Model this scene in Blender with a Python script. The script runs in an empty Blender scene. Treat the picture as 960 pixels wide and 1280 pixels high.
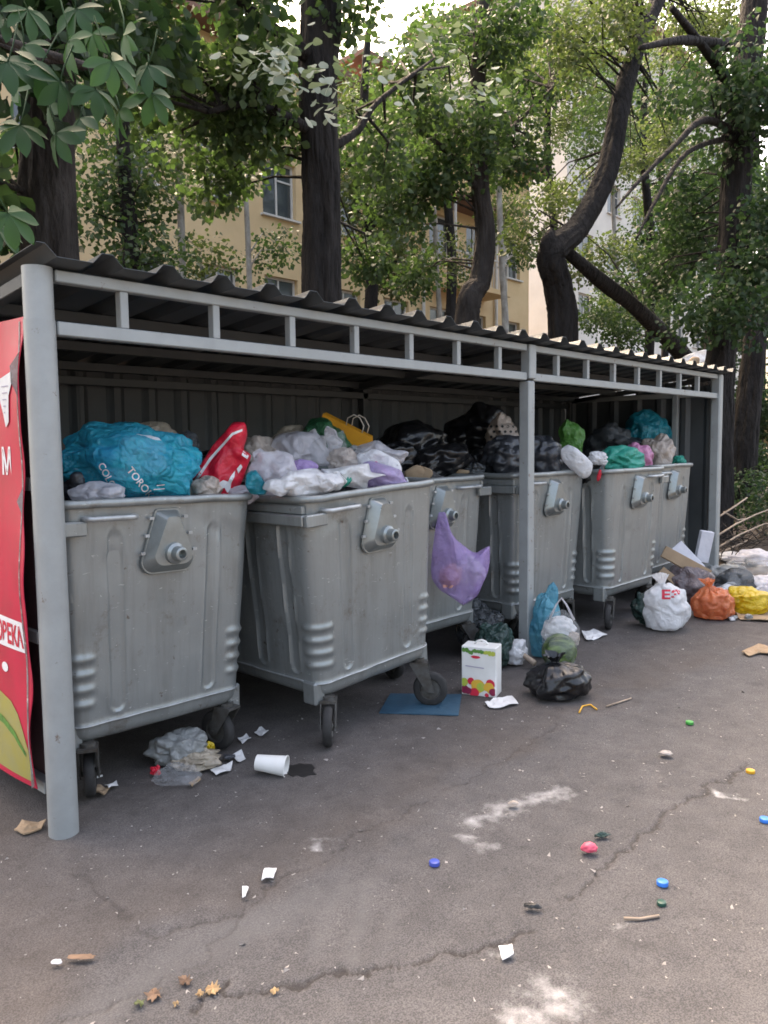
import bpy, bmesh, math, random
import numpy as np
from mathutils import Vector, Matrix, Euler
from mathutils.bvhtree import BVHTree

# ------------------------------------------------------------------ camera, sky, sun, exposure
SC = bpy.context.scene
COL = SC.collection
R = math.radians
F_PX = 986.584
PITCH, ROLL, YAW, CAM_H = R(4.933), R(-0.659), R(42.333), 1.5

def cam_axes():
    fw0 = np.array([math.cos(YAW), math.sin(YAW), 0.]); rt0 = np.array([math.sin(YAW), -math.cos(YAW), 0.])
    up0 = np.array([0, 0, 1.])
    fw = fw0*math.cos(PITCH) - up0*math.sin(PITCH); up = up0*math.cos(PITCH) + fw0*math.sin(PITCH)
    rt = rt0*math.cos(ROLL) + up*math.sin(ROLL); u2 = up*math.cos(ROLL) - rt0*math.sin(ROLL)
    return fw, rt, u2
FW, RT, UP = cam_axes()
CP = np.array([-1.344, -2.939, CAM_H])
cd = bpy.data.cameras.new('camera'); cam = bpy.data.objects.new('camera', cd); COL.objects.link(cam)
m = Matrix.Identity(4)
for r in range(3):
    m[r][0] = RT[r]; m[r][1] = UP[r]; m[r][2] = -FW[r]; m[r][3] = CP[r]
cam.matrix_world = m
cd.sensor_fit = 'HORIZONTAL'; cd.sensor_width = 36.0; cd.lens = 36.0*F_PX/960.0
cd.clip_start = 0.05; cd.clip_end = 2000
SC.camera = cam

SUN_EL, SUN_AZ = R(50), R(68)          # direction the light comes from (azimuth from +X, counter-clockwise)
world = bpy.data.worlds.new('World'); SC.world = world; world.use_nodes = True
wn = world.node_tree.nodes; wl = world.node_tree.links
sky = wn.new('ShaderNodeTexSky'); sky.sky_type = 'NISHITA'; sky.sun_disc = False
sky.sun_elevation = SUN_EL; sky.sun_rotation = math.pi/2 - SUN_AZ
sky.air_density = 1.0; sky.dust_density = 8.0; sky.ozone_density = 1.0
bg = wn['Background']; bg.inputs['Strength'].default_value = 0.13
wl.new(sky.outputs['Color'], bg.inputs['Color'])
sd = bpy.data.lights.new('sun', 'SUN'); sd.energy = 0.5; sd.angle = R(60); sd.color = (1, .95, .87)
sun = bpy.data.objects.new('sun', sd); COL.objects.link(sun)
sdir = Vector((math.cos(SUN_EL)*math.cos(SUN_AZ), math.cos(SUN_EL)*math.sin(SUN_AZ), math.sin(SUN_EL)))
sun.rotation_euler = sdir.to_track_quat('Z', 'Y').to_euler()
sun.location = (0, 0, 30)
SC.view_settings.view_transform = 'Standard'; SC.view_settings.look = 'None'
SC.view_settings.gamma = 1.0; SC.view_settings.use_curve_mapping = False
SC.view_settings.exposure = 2.95
SC.view_settings.use_white_balance = True; SC.view_settings.white_balance_temperature = 7900; SC.view_settings.white_balance_tint = 12
SC.render.engine = 'CYCLES'
SC.cycles.max_bounces = 8; SC.cycles.transparent_max_bounces = 16
SC.cycles.filter_width = 1.7

# ------------------------------------------------------------------ pixel helpers
def ray(x, y): return FW + RT*(x-480)/F_PX + UP*(640-y)/F_PX
def ground(x, y, z=0.):
    d = ray(x, y); return CP + d*((z-CP[2])/d[2])
def atY(x, y, Y):
    d = ray(x, y); return CP + d*((Y-CP[1])/d[1])
def atD(x, y, D): return CP + ray(x, y)*D
def depth(P): return float((np.array(P)-CP) @ FW)
CAM_RZ = math.atan2(RT[1], RT[0])        # horizontal camera-right as a z rotation

# ------------------------------------------------------------------ noise (numpy gradient noise)
_rs = np.random.RandomState(7); PERM = _rs.permutation(512); PERM = np.concatenate([PERM, PERM, PERM])
GR = _rs.normal(size=(512, 3)); GR /= np.linalg.norm(GR, axis=1)[:, None]
def pn(P):
    P = np.asarray(P, float); i = np.floor(P).astype(int); f = P - i; u = f*f*f*(f*(f*6-15)+10); i &= 511
    out = 0
    for dx in (0, 1):
        for dy in (0, 1):
            for dz in (0, 1):
                h = PERM[PERM[PERM[(i[:, 0]+dx) & 511]+((i[:, 1]+dy) & 511)]+((i[:, 2]+dz) & 511)]
                g = GR[h & 511]; d = f - np.array([dx, dy, dz])
                w = (u[:, 0] if dx else 1-u[:, 0])*(u[:, 1] if dy else 1-u[:, 1])*(u[:, 2] if dz else 1-u[:, 2])
                out = out + w*(g*d).sum(1)
    return out*1.5
def fbm(P, o=3):
    r = 0; a = 1.
    for k in range(o): r = r + a*pn(np.asarray(P)*2**k + 13.7*k); a *= .5
    return r
def ridge(P, o=3):
    r = 0; a = 1.; P = np.asarray(P, float)
    w = np.stack([pn(P*.7+5), pn(P*.7+31), pn(P*.7+57)], 1)*.6
    for k in range(o): r = r + a*(0.35-np.abs(pn((P+w)*2**k + 17.3*k))); a *= .55
    return r

def fold(P, seed, n=12, f0=.8, f1=4.):
    """sharp straight creases of crumpled film: warped triangle waves in many directions"""
    rs = np.random.RandomState(int(seed*17) % 9999); P = np.asarray(P, float)
    w = np.stack([pn(P*1.1+seed), pn(P*1.1+seed+31), pn(P*1.1+seed+57)], 1)*.35; Q = P+w; r = np.zeros(len(P))
    for k in range(n):
        d = rs.normal(size=3); d /= np.linalg.norm(d); f = f0*(f1/f0)**(k/(n-1)); t = (Q @ d)*f+rs.rand()*7
        r += (np.abs((t % 2)-1)-.5)/f*(.6+.8*rs.rand())
    return r*.9
# ------------------------------------------------------------------ object helpers
def link(o, parent=None):
    COL.objects.link(o)
    if parent is not None: o.parent = parent
    return o
def mesh_obj(name, verts, faces, mat=None, parent=None, smooth=True, loc=None, rot=None):
    me = bpy.data.meshes.new(name)
    me.from_pydata([tuple(map(float, v)) for v in verts], [], [tuple(map(int, f)) for f in faces])
    if mat: me.materials.append(mat)
    if smooth: me.polygons.foreach_set('use_smooth', [True]*len(me.polygons))
    me.update()
    o = bpy.data.objects.new(name, me); link(o, parent)
    if loc is not None: o.location = tuple(map(float, loc))
    if rot is not None: o.rotation_euler = rot
    return o
def np_mesh(name, V, Fc, mat=None, parent=None, smooth=False, attr=None):
    """fast triangle/quad mesh from arrays"""
    V = np.asarray(V, np.float32); Fc = np.asarray(Fc, np.int32); n = Fc.shape[1]
    me = bpy.data.meshes.new(name)
    me.vertices.add(len(V)); me.vertices.foreach_set('co', V.ravel())
    me.loops.add(Fc.size); me.loops.foreach_set('vertex_index', Fc.ravel())
    me.polygons.add(len(Fc)); me.polygons.foreach_set('loop_start', np.arange(0, Fc.size, n, dtype=np.int32))
    me.polygons.foreach_set('loop_total', np.full(len(Fc), n, np.int32))
    if smooth: me.polygons.foreach_set('use_smooth', np.ones(len(Fc), bool))
    if mat: me.materials.append(mat)
    me.update(calc_edges=True); me.validate()
    if attr:
        for k, a in attr.items():
            at = me.attributes.new(k, 'FLOAT', 'POINT'); at.data.foreach_set('value', np.asarray(a, np.float32))
    o = bpy.data.objects.new(name, me); link(o, parent)
    return o
def empty(name, loc=(0, 0, 0), rz=0., parent=None):
    o = bpy.data.objects.new(name, None); o.empty_display_size = .1; link(o, parent)
    o.location = tuple(map(float, loc)); o.rotation_euler = (0, 0, rz); return o
def tag(o, label, cat, group=None):
    o['label'] = label; o['category'] = cat
    if group: o['group'] = group
    return o
def struct(o): o['kind'] = 'structure'; return o
def stuff(o): o['kind'] = 'stuff'; return o

class MB:
    def __init__(s): s.v = []; s.f = []
    def add(s, v, f):
        b = len(s.v); s.v += [tuple(map(float, q)) for q in v]; s.f += [tuple(i+b for i in q) for q in f]
    def box(s, c, d, rot=None, bev=0.):
        hx, hy, hz = d[0]/2, d[1]/2, d[2]/2
        bv = min(bev, hx*.9, hy*.9, hz*.9)
        if bv <= 0:
            v = [(x, y, z) for x in (-hx, hx) for y in (-hy, hy) for z in (-hz, hz)]
            f = [(0, 1, 3, 2), (4, 6, 7, 5), (0, 4, 5, 1), (2, 3, 7, 6), (0, 2, 6, 4), (1, 5, 7, 3)]
        else:
            bm = bmesh.new(); bmesh.ops.create_cube(bm, size=1.0)
            for q in bm.verts: q.co = Vector((q.co.x*d[0], q.co.y*d[1], q.co.z*d[2]))
            bmesh.ops.bevel(bm, geom=list(bm.edges), offset=bv, segments=1, affect='EDGES')
            bm.verts.index_update(); v = [q.co[:] for q in bm.verts]; f = [[q.index for q in p.verts] for p in bm.faces]; bm.free()
        M = rot.to_3x3() if rot is not None else None
        v = [(M @ Vector(q) if M else Vector(q)) + Vector(c) for q in v]
        s.add(v, f); return s
    def bar(s, a, b, w, h, bev=0.):
        a = Vector(a); b = Vector(b); d = b-a; L = d.length
        q = d.to_track_quat('Y', 'Z').to_matrix()
        return s.box((a+b)/2, (w, L, h), q, bev)
    def tube(s, pts, rad, seg=8, cap=True):
        P = [Vector(p) for p in pts]; n = len(P)
        rad = rad if hasattr(rad, '__len__') else [rad]*n
        ref = Vector((0.13, 0.31, .94)); base = len(s.v); rings = []
        for i in range(n):
            t = (P[min(i+1, n-1)]-P[max(i-1, 0)]).normalized()
            a = t.cross(ref)
            if a.length < .05: a = t.cross(Vector((1, 0, 0)))
            a.normalize(); b = t.cross(a)
            rings.append([P[i]+(a*math.cos(k*2*math.pi/seg)+b*math.sin(k*2*math.pi/seg))*rad[i] for k in range(seg)])
        v = [q for r in rings for q in r]; f = []
        for i in range(n-1):
            for k in range(seg):
                k2 = (k+1) % seg; f.append((i*seg+k, i*seg+k2, (i+1)*seg+k2, (i+1)*seg+k))
        if cap: f.append(tuple(range(seg-1, -1, -1))); f.append(tuple((n-1)*seg+k for k in range(seg)))
        s.add(v, f); return s
    def lathe(s, prof, seg=20, axis='Z', c=(0, 0, 0)):
        v = []; f = []; n = len(prof)
        for r, z in prof:
            for k in range(seg):
                a = k*2*math.pi/seg; x, y = r*math.cos(a), r*math.sin(a)
                q = (x, y, z) if axis == 'Z' else ((z, x, y) if axis == 'X' else (x, z, y))
                v.append((q[0]+c[0], q[1]+c[1], q[2]+c[2]))
        for i in range(n-1):
            for k in range(seg):
                k2 = (k+1) % seg; f.append((i*seg+k, i*seg+k2, (i+1)*seg+k2, (i+1)*seg+k))
        s.add(v, f); return s
    def loft(s, A, B, capA=False, capB=True):
        n = len(A); f = [(i, (i+1) % n, n+(i+1) % n, n+i) for i in range(n)]
        if capA: f.append(tuple(range(n-1, -1, -1)))
        if capB: f.append(tuple(range(n, 2*n)))
        s.add(list(A)+list(B), f); return s
    def build(s, name, mat, parent=None, smooth=False, loc=None, rot=None):
        return mesh_obj(name, s.v, s.f, mat, parent, smooth, loc, rot)

def auto_smooth(o, ang=40):
    me = o.data
    me.polygons.foreach_set('use_smooth', [True]*len(me.polygons))
    try: me.set_sharp_from_angle(angle=R(ang))
    except Exception: pass
    return o

# ------------------------------------------------------------------ materials
def N(nt, t, **kw):
    n = nt.nodes.new(t)
    for k, v in kw.items():
        if k.startswith('_'): setattr(n, k[1:], v)
        else:
            kk = k.replace('__', ' ')
            n.inputs[kk].default_value = v
    return n
def mat_base(name, col, rough=.6, metal=0., spec=.5, alpha=1.):
    mt = bpy.data.materials.new(name); mt.use_nodes = True
    b = mt.node_tree.nodes['Principled BSDF']
    b.inputs['Base Color'].default_value = (*col, 1); b.inputs['Roughness'].default_value = rough
    b.inputs['Metallic'].default_value = metal; b.inputs['Specular IOR Level'].default_value = spec
    b.inputs['Alpha'].default_value = alpha
    return mt, mt.node_tree, b
def noisy(name, col, col2, scale=8., rough=.6, metal=0., spec=.5, bump=.2, bscale=None, detail=6., stretch=(1, 1, 1), coord='Object', rvar=.15, bdist=.01):
    mt, nt, b = mat_base(name, col, rough, metal, spec); L = nt.links
    tc = N(nt, 'ShaderNodeTexCoord'); mp = N(nt, 'ShaderNodeMapping'); mp.inputs['Scale'].default_value = stretch
    oi = N(nt, 'ShaderNodeObjectInfo'); va = N(nt, 'ShaderNodeVectorMath', _operation='SCALE'); va.inputs[0].default_value = (17, 31, 23)
    L.new(oi.outputs['Random'], va.inputs['Scale']); ad = N(nt, 'ShaderNodeVectorMath', _operation='ADD')
    L.new(tc.outputs[coord], ad.inputs[0]); L.new(va.outputs[0], ad.inputs[1]); L.new(ad.outputs[0], mp.inputs['Vector'])
    n1 = N(nt, 'ShaderNodeTexNoise', Scale=scale, Detail=detail, Roughness=.65); L.new(mp.outputs[0], n1.inputs['Vector'])
    cr = N(nt, 'ShaderNodeValToRGB'); cr.color_ramp.elements[0].position = .32; cr.color_ramp.elements[1].position = .68
    cr.color_ramp.elements[0].color = (*col2, 1); cr.color_ramp.elements[1].color = (*col, 1)
    L.new(n1.outputs['Fac'], cr.inputs[0]); L.new(cr.outputs[0], b.inputs['Base Color'])
    mr = N(nt, 'ShaderNodeMapRange'); mr.inputs['To Min'].default_value = max(0, rough-rvar); mr.inputs['To Max'].default_value = min(1, rough+rvar)
    L.new(n1.outputs['Fac'], mr.inputs['Value']); L.new(mr.outputs[0], b.inputs['Roughness'])
    if bump:
        n2 = N(nt, 'ShaderNodeTexNoise', Scale=(bscale or scale*4), Detail=5.); L.new(mp.outputs[0], n2.inputs['Vector'])
        bp = N(nt, 'ShaderNodeBump', Strength=bump, Distance=bdist); L.new(n2.outputs['Fac'], bp.inputs['Height']); L.new(bp.outputs[0], b.inputs['Normal'])
    return mt
def plastic(name, col, col2=None, alpha=1., rough=.32, transl=.25, crease=.35, cs=14.):
    """thin creased plastic film; alpha below one lets what is inside show"""
    col2 = col2 or tuple(c*.72 for c in col)
    mt, nt, b = mat_base(name, col, rough, 0, .5, alpha); L = nt.links
    tc = N(nt, 'ShaderNodeTexCoord'); oi = N(nt, 'ShaderNodeObjectInfo')
    va = N(nt, 'ShaderNodeVectorMath', _operation='SCALE'); va.inputs[0].default_value = (7, 13, 5); L.new(oi.outputs['Random'], va.inputs['Scale'])
    ad = N(nt, 'ShaderNodeVectorMath', _operation='ADD'); L.new(tc.outputs['Object'], ad.inputs[0]); L.new(va.outputs[0], ad.inputs[1])
    n1 = N(nt, 'ShaderNodeTexNoise', Scale=7., Detail=5., Roughness=.6); n1.inputs['Distortion'].default_value = .6; L.new(ad.outputs[0], n1.inputs['Vector'])
    cr = N(nt, 'ShaderNodeValToRGB'); cr.color_ramp.elements[0].position = .35; cr.color_ramp.elements[1].position = .65
    cr.color_ramp.elements[0].color = (*col2, 1); cr.color_ramp.elements[1].color = (*col, 1)
    L.new(n1.outputs['Fac'], cr.inputs[0]); L.new(cr.outputs[0], b.inputs['Base Color'])
    wv = N(nt, 'ShaderNodeTexNoise', Scale=cs*.5, Detail=3.); L.new(ad.outputs[0], wv.inputs['Vector'])
    mx = N(nt, 'ShaderNodeVectorMath', _operation='MULTIPLY_ADD'); mx.inputs[1].default_value = (.35, .35, .35)
    L.new(wv.outputs['Color'], mx.inputs[0]); L.new(ad.outputs[0], mx.inputs[2])
    vo = N(nt, 'ShaderNodeTexVoronoi', _feature='DISTANCE_TO_EDGE', Scale=cs); L.new(mx.outputs[0], vo.inputs['Vector'])
    sm = N(nt, 'ShaderNodeMapRange'); sm.inputs['From Max'].default_value = .3; L.new(vo.outputs['Distance'], sm.inputs['Value'])
    rg = N(nt, 'ShaderNodeTexNoise', _noise_type='RIDGED_MULTIFRACTAL', Scale=cs*.55, Detail=4., Roughness=.5); rg.inputs['Distortion'].default_value = .9; L.new(ad.outputs[0], rg.inputs['Vector'])
    b0 = N(nt, 'ShaderNodeBump', Strength=min(1., crease*1.5+.2), Distance=.05); L.new(rg.outputs['Fac'], b0.inputs['Height'])
    bp = N(nt, 'ShaderNodeBump', Strength=crease, Distance=.018); L.new(sm.outputs[0], bp.inputs['Height']); L.new(b0.outputs[0], bp.inputs['Normal']); L.new(bp.outputs[0], b.inputs['Normal'])
    if transl > 0:
        tr = N(nt, 'ShaderNodeBsdfTranslucent'); L.new(cr.outputs[0], tr.inputs['Color'])
        ms = N(nt, 'ShaderNodeMixShader'); ms.inputs[0].default_value = transl*alpha
        out = nt.nodes['Material Output']; L.new(b.outputs[0], ms.inputs[1]); L.new(tr.outputs[0], ms.inputs[2]); L.new(ms.outputs[0], out.inputs['Surface'])
    return mt
def leafmat(name, c1, c2, transl=.5, rough=.5):
    mt, nt, b = mat_base(name, c1, rough, 0, .4); L = nt.links
    at = N(nt, 'ShaderNodeAttribute', _attribute_name='tint'); oi = N(nt, 'ShaderNodeObjectInfo')
    add = N(nt, 'ShaderNodeMath', _operation='ADD'); L.new(at.outputs['Fac'], add.inputs[0]); L.new(oi.outputs['Random'], add.inputs[1])
    fr = N(nt, 'ShaderNodeMath', _operation='FRACT'); L.new(add.outputs[0], fr.inputs[0])
    cr = N(nt, 'ShaderNodeValToRGB'); cr.color_ramp.elements[0].color = (*c1, 1); cr.color_ramp.elements[1].color = (*c2, 1)
    L.new(fr.outputs[0], cr.inputs[0]); L.new(cr.outputs[0], b.inputs['Base Color'])
    tr = N(nt, 'ShaderNodeBsdfTranslucent'); mu = N(nt, 'ShaderNodeMix', _data_type='RGBA', _blend_type='MULTIPLY')
    mu.inputs[0].default_value = 1; mu.inputs[7].default_value = (.9, 1.1, .6, 1); L.new(cr.outputs[0], mu.inputs[6]); L.new(mu.outputs[2], tr.inputs['Color'])
    ms = N(nt, 'ShaderNodeMixShader'); ms.inputs[0].default_value = transl; out = nt.nodes['Material Output']
    L.new(b.outputs[0], ms.inputs[1]); L.new(tr.outputs[0], ms.inputs[2]); L.new(ms.outputs[0], out.inputs['Surface'])
    return mt

def bin_paint():
    """worn silver-grey paint: mottling, vertical grime runs, scuffs"""
    mt = noisy('bin_paint', (.30, .318, .312), (.262, .28, .274), 4., .38, .5, .5, .12, 40., rvar=.12, bdist=.004)
    nt = mt.node_tree; L = nt.links; b = nt.nodes['Principled BSDF']
    src = b.inputs['Base Color'].links[0].from_socket
    mp = [n for n in nt.nodes if n.bl_idname == 'ShaderNodeVectorMath' and n.operation == 'ADD'][0]
    m2 = N(nt, 'ShaderNodeMapping'); m2.inputs['Scale'].default_value = (1, 1, .07); L.new(mp.outputs[0], m2.inputs[0])
    st = N(nt, 'ShaderNodeTexNoise', Scale=16., Detail=5., Roughness=.7); L.new(m2.outputs[0], st.inputs['Vector'])
    r1 = N(nt, 'ShaderNodeMapRange'); r1.inputs['From Min'].default_value = .47; r1.inputs['From Max'].default_value = .74; r1.inputs['To Max'].default_value = .32
    L.new(st.outputs['Fac'], r1.inputs[0])
    mx = N(nt, 'ShaderNodeMix', _data_type='RGBA'); L.new(r1.outputs[0], mx.inputs[0]); L.new(src, mx.inputs[6]); mx.inputs[7].default_value = (.10, .095, .08, 1)
    sp = N(nt, 'ShaderNodeTexNoise', Scale=4.5, Detail=10., Roughness=.8); L.new(mp.outputs[0], sp.inputs['Vector'])
    r2 = N(nt, 'ShaderNodeMapRange'); r2.inputs['From Min'].default_value = .56; r2.inputs['From Max'].default_value = .68; r2.inputs['To Max'].default_value = .6
    L.new(sp.outputs['Fac'], r2.inputs[0])
    m3 = N(nt, 'ShaderNodeMix', _data_type='RGBA'); L.new(r2.outputs[0], m3.inputs[0]); L.new(mx.outputs[2], m3.inputs[6]); m3.inputs[7].default_value = (.135, .10, .07, 1)
    # scuffs worn to bare metal
    m5 = N(nt, 'ShaderNodeMapping'); m5.inputs['Scale'].default_value = (1, 1, 2.2); L.new(mp.outputs[0], m5.inputs[0])
    sc = N(nt, 'ShaderNodeTexNoise', Scale=21., Detail=7., Roughness=.62); sc.inputs['Distortion'].default_value = 1.2; L.new(m5.outputs[0], sc.inputs['Vector'])
    r3 = N(nt, 'ShaderNodeMapRange'); r3.inputs['From Min'].default_value = .65; r3.inputs['From Max'].default_value = .69; r3.inputs['To Max'].default_value = .8
    L.new(sc.outputs['Fac'], r3.inputs[0])
    m4 = N(nt, 'ShaderNodeMix', _data_type='RGBA'); L.new(r3.outputs[0], m4.inputs[0]); L.new(m3.outputs[2], m4.inputs[6]); m4.inputs[7].default_value = (.55, .57, .56, 1)
    L.new(m4.outputs[2], b.inputs['Base Color'])
    return mt

M = {}
M['bin'] = bin_paint()
def chips(mt, rust=(.13, .065, .03), lo=.66, hi=.72, scale=13.):
    nt = mt.node_tree; L = nt.links; b = nt.nodes['Principled BSDF']; src = b.inputs['Base Color'].links[0].from_socket
    mp = [n for n in nt.nodes if n.bl_idname == 'ShaderNodeVectorMath' and n.operation == 'ADD'][0]
    n = N(nt, 'ShaderNodeTexNoise', Scale=scale, Detail=9., Roughness=.7); L.new(mp.outputs[0], n.inputs['Vector'])
    r = N(nt, 'ShaderNodeMapRange'); r.inputs['From Min'].default_value = lo; r.inputs['From Max'].default_value = hi; r.inputs['To Max'].default_value = .75; L.new(n.outputs['Fac'], r.inputs[0])
    x = N(nt, 'ShaderNodeMix', _data_type='RGBA'); L.new(r.outputs[0], x.inputs[0]); L.new(src, x.inputs[6]); x.inputs[7].default_value = (*rust, 1); L.new(x.outputs[2], b.inputs['Base Color'])
chips(M['bin'], (.09, .05, .03), .64, .69, 17.)
M['plate'] = noisy('plate_metal', (.30, .325, .32), (.23, .25, .245), 10., .33, .65, .5, .06, 50., bdist=.003)
M['bright'] = noisy('bare_metal', (.50, .52, .52), (.30, .31, .31), 14., .4, .5, .5, .1, 60., bdist=.003)
M['post'] = noisy('shelter_paint', (.34, .36, .355), (.28, .295, .29), 6., .5, .2, .5, .08, 50., bdist=.003)
chips(M['post'], lo=.63, hi=.68)
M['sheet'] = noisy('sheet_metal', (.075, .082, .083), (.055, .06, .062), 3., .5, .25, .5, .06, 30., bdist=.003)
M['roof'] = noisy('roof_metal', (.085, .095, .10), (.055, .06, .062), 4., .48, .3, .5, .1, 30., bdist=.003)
M['maroon'] = noisy('side_cladding', (.13, .075, .08), (.08, .05, .052), 4., .6, 0, .4, .05)
M['steel'] = noisy('caster_steel', (.12, .12, .115), (.06, .05, .04), 22., .6, .5, .5, .2, 60., bdist=.003)
M['rubber'] = noisy('rubber', (.045, .043, .042), (.025, .024, .023), 20., .75, 0, .3, .2, 80., bdist=.003)
M['hole'] = mat_base('pipe_inside', (.02, .02, .02), .8)[0]
M['bark'] = noisy('bark', (.030, .026, .024), (.011, .0095, .009), 9., .9, 0, .2, 1., 12., stretch=(1, 1, .22), bdist=.12)
M['bark2'] = noisy('bark_brown', (.055, .047, .042), (.021, .017, .015), 9., .9, 0, .2, 1., 12., stretch=(1, 1, .25), bdist=.1)
M['birch'] = noisy('pale_bark', (.42, .40, .36), (.16, .14, .12), 5., .8, 0, .3, .4, 14., stretch=(1, 1, .6))
M['twig'] = noisy('dry_twig', (.38, .30, .23), (.24, .18, .13), 12., .8)
M['leaf_mid'] = leafmat('leaf_mid', (.040, .073, .032), (.082, .122, .052))
M['leaf_dark'] = leafmat('leaf_dark', (.028, .055, .028), (.057, .094, .046))
M['leaf_yel'] = leafmat('leaf_yellow', (.066, .096, .042), (.125, .145, .066))
M['leaf_ches'] = leafmat('leaf_chestnut', (.022, .062, .024), (.042, .098, .036), .35, .6)
M['leaf_dust'] = leafmat('leaf_dusty', (.20, .24, .185), (.32, .35, .29), .25, .65)
M['wall'] = noisy('ochre_render', (.66, .49, .29), (.58, .42, .24), 1.2, .9, 0, .2, .15, 40.)
M['wall_pale'] = noisy('pale_render', (.66, .63, .57), (.56, .53, .48), .8, .9, 0, .2, .1, 20.)
M['trim'] = noisy('white_trim', (.62, .60, .56), (.5, .48, .45), 3., .7)
M['roofred'] = noisy('roof_brown', (.20, .10, .07), (.14, .075, .05), 3., .8)
M['glass'] = mat_base('window_glass', (.05, .06, .065), .08, 0, .8)[0]
M['soil'] = noisy('soil', (.075, .055, .04), (.04, .03, .022), 6., .95, 0, .2, .8, 30., bdist=.05)
def film(k, *a, **kw): M[k] = plastic(k, *a, **kw)
film('f_blue', (.01, .58, .74), (.0, .42, .62), alpha=.62, transl=.45, rough=.2, crease=.6)
film('f_cyan', (.12, .42, .52), (.05, .27, .38), alpha=.75, transl=.3)
film('f_teal', (.0, .26, .32), (.0, .15, .20), transl=.2)
film('f_tealgreen', (.02, .45, .33), (.01, .30, .22), alpha=.85)
film('f_red', (.78, .02, .05), (.62, .012, .035), rough=.35, transl=.15, crease=.2)
film('f_white', (.88, .88, .88), (.78, .78, .79), transl=.4)
film('f_whitet', (.88, .86, .88), (.76, .74, .78), alpha=.6, transl=.45)
film('f_clear', (.62, .64, .66), (.45, .47, .48), alpha=.13, transl=.3, rough=.15)
film('f_cream', (.62, .53, .46), (.45, .37, .31), transl=.25)
film('f_lilac', (.52, .42, .66), (.42, .33, .58), alpha=.72, transl=.35)
film('f_purple', (.52, .38, .70), (.44, .30, .62), alpha=.5, transl=.35)
film('f_pink', (.62, .26, .42), (.5, .18, .33), transl=.2)
film('f_meat', (.62, .30, .25), (.72, .48, .42), transl=0)
film('f_green', (.03, .16, .07), (.02, .10, .045), alpha=.9, transl=.2)
film('f_lime', (.12, .36, .08), (.08, .25, .05), transl=.2)
film('f_black', (.012, .012, .013), (.008, .008, .009), rough=.28, transl=0, crease=.16, cs=9.)
film('f_dark', (.045, .048, .055), (.022, .024, .028), rough=.32, transl=0, crease=.2, cs=9.)
film('f_smoke', (.10, .11, .115), (.05, .055, .06), alpha=.7, rough=.25, transl=.1, crease=.5)
film('f_darkgreen', (.025, .06, .05), (.012, .035, .03), alpha=.9, rough=.28, transl=.05, crease=.5)
film('f_orange', (.75, .24, .10), (.6, .15, .06), alpha=.85, transl=.3)
film('f_yellow', (.72, .52, .03), (.6, .4, .02), transl=.25)
film('f_grey', (.36, .37, .36), (.25, .26, .25), alpha=.85, transl=.2)
film('f_beige', (.40, .34, .26), (.28, .235, .18), transl=.15)
film('f_sack', (.15, .115, .115), (.10, .075, .078), transl=.0)
M['paper'] = noisy('paper', (.74, .73, .71), (.62, .61, .6), 9., .8, 0, .3, .2)
M['card'] = noisy('cardboard', (.36, .26, .17), (.29, .205, .13), 8., .9, 0, .2, .15)
M['orange_paper'] = noisy('orange_paper', (.72, .33, .02), (.6, .26, .015), 6., .65, 0, .3, .15)
M['rope'] = noisy('rope', (.6, .56, .5), (.48, .44, .38), 30., .8)
M['foam'] = noisy('foam', (.66, .66, .70), (.55, .55, .6), 10., .7, 0, .3, .2)
M['mat_blue'] = noisy('blue_mat', (.035, .10, .15), (.025, .07, .11), 12., .6, 0, .4, .3)
M['cup'] = noisy('paper_cup', (.78, .77, .74), (.68, .67, .63), 5., .5, 0, .4, .05)
M['rubbish'] = noisy('mixed_rubbish', (.16, .15, .15), (.04, .038, .036), 9., .7, 0, .4, .8, 18., bdist=.04)
M['melon'] = noisy('melon_rind', (.15, .21, .07), (.008, .032, .008), 13., .35, 0, .5, .05, stretch=(.35, 3., 3.), detail=2.)
M['banner_red'] = noisy('banner_red', (.60, .018, .06), (.46, .022, .05), 5., .42, 0, .5, .05)
M['print_white'] = mat_base('print_white', (.76, .75, .74), .5)[0]
M['print_red'] = mat_base('print_red', (.62, .02, .05), .5)[0]
M['print_pink'] = mat_base('print_pink', (.75, .10, .28), .5)[0]
M['print_green'] = noisy('print_green', (.12, .30, .05), (.04, .14, .03), 60., .5, bump=0)
M['print_orange'] = noisy('print_orange', (.75, .36, .04), (.65, .45, .06), 60., .5, bump=0)
M['print_lime'] = noisy('print_lime', (.35, .5, .05), (.5, .45, .1), 60., .5, bump=0)
M['print_berry'] = noisy('print_berry', (.35, .02, .06), (.12, .01, .05), 60., .5, bump=0)
M['print_grey'] = mat_base('print_grey', (.36, .32, .42), .6)[0]
M['print_dark'] = mat_base('print_dark', (.03, .03, .03), .6)[0]
M['print_yellow'] = noisy('print_yellow', (.36, .31, .07), (.30, .28, .12), 9., .5, bump=0)
def capmat(k, c): M[k] = noisy(k, c, tuple(x*.8 for x in c), 20., .4, 0, .5, .05)
capmat('cap_blue', (.02, .20, .68)); capmat('cap_navy', (.05, .09, .42)); capmat('cap_pink', (.75, .10, .16)); capmat('cap_green', (.03, .30, .05))
capmat('cap_darkgreen', (.01, .07, .05)); capmat('cap_yellow', (.75, .38, .02)); capmat('cap_black', (.02, .02, .02))
M['leaf_fall'] = noisy('fallen_leaf', (.48, .33, .17), (.35, .22, .11), 14., .8)
M['leaf_fall2'] = noisy('fallen_leaf_brown', (.26, .16, .10), (.18, .11, .07), 14., .8)
M['leaf_fall3'] = noisy('fallen_leaf_green', (.13, .17, .07), (.2, .2, .09), 14., .8)
M['stain'] = noisy('wet_stain', (.022, .02, .019), (.03, .028, .027), 8., .35, 0, .5, .1)
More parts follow.
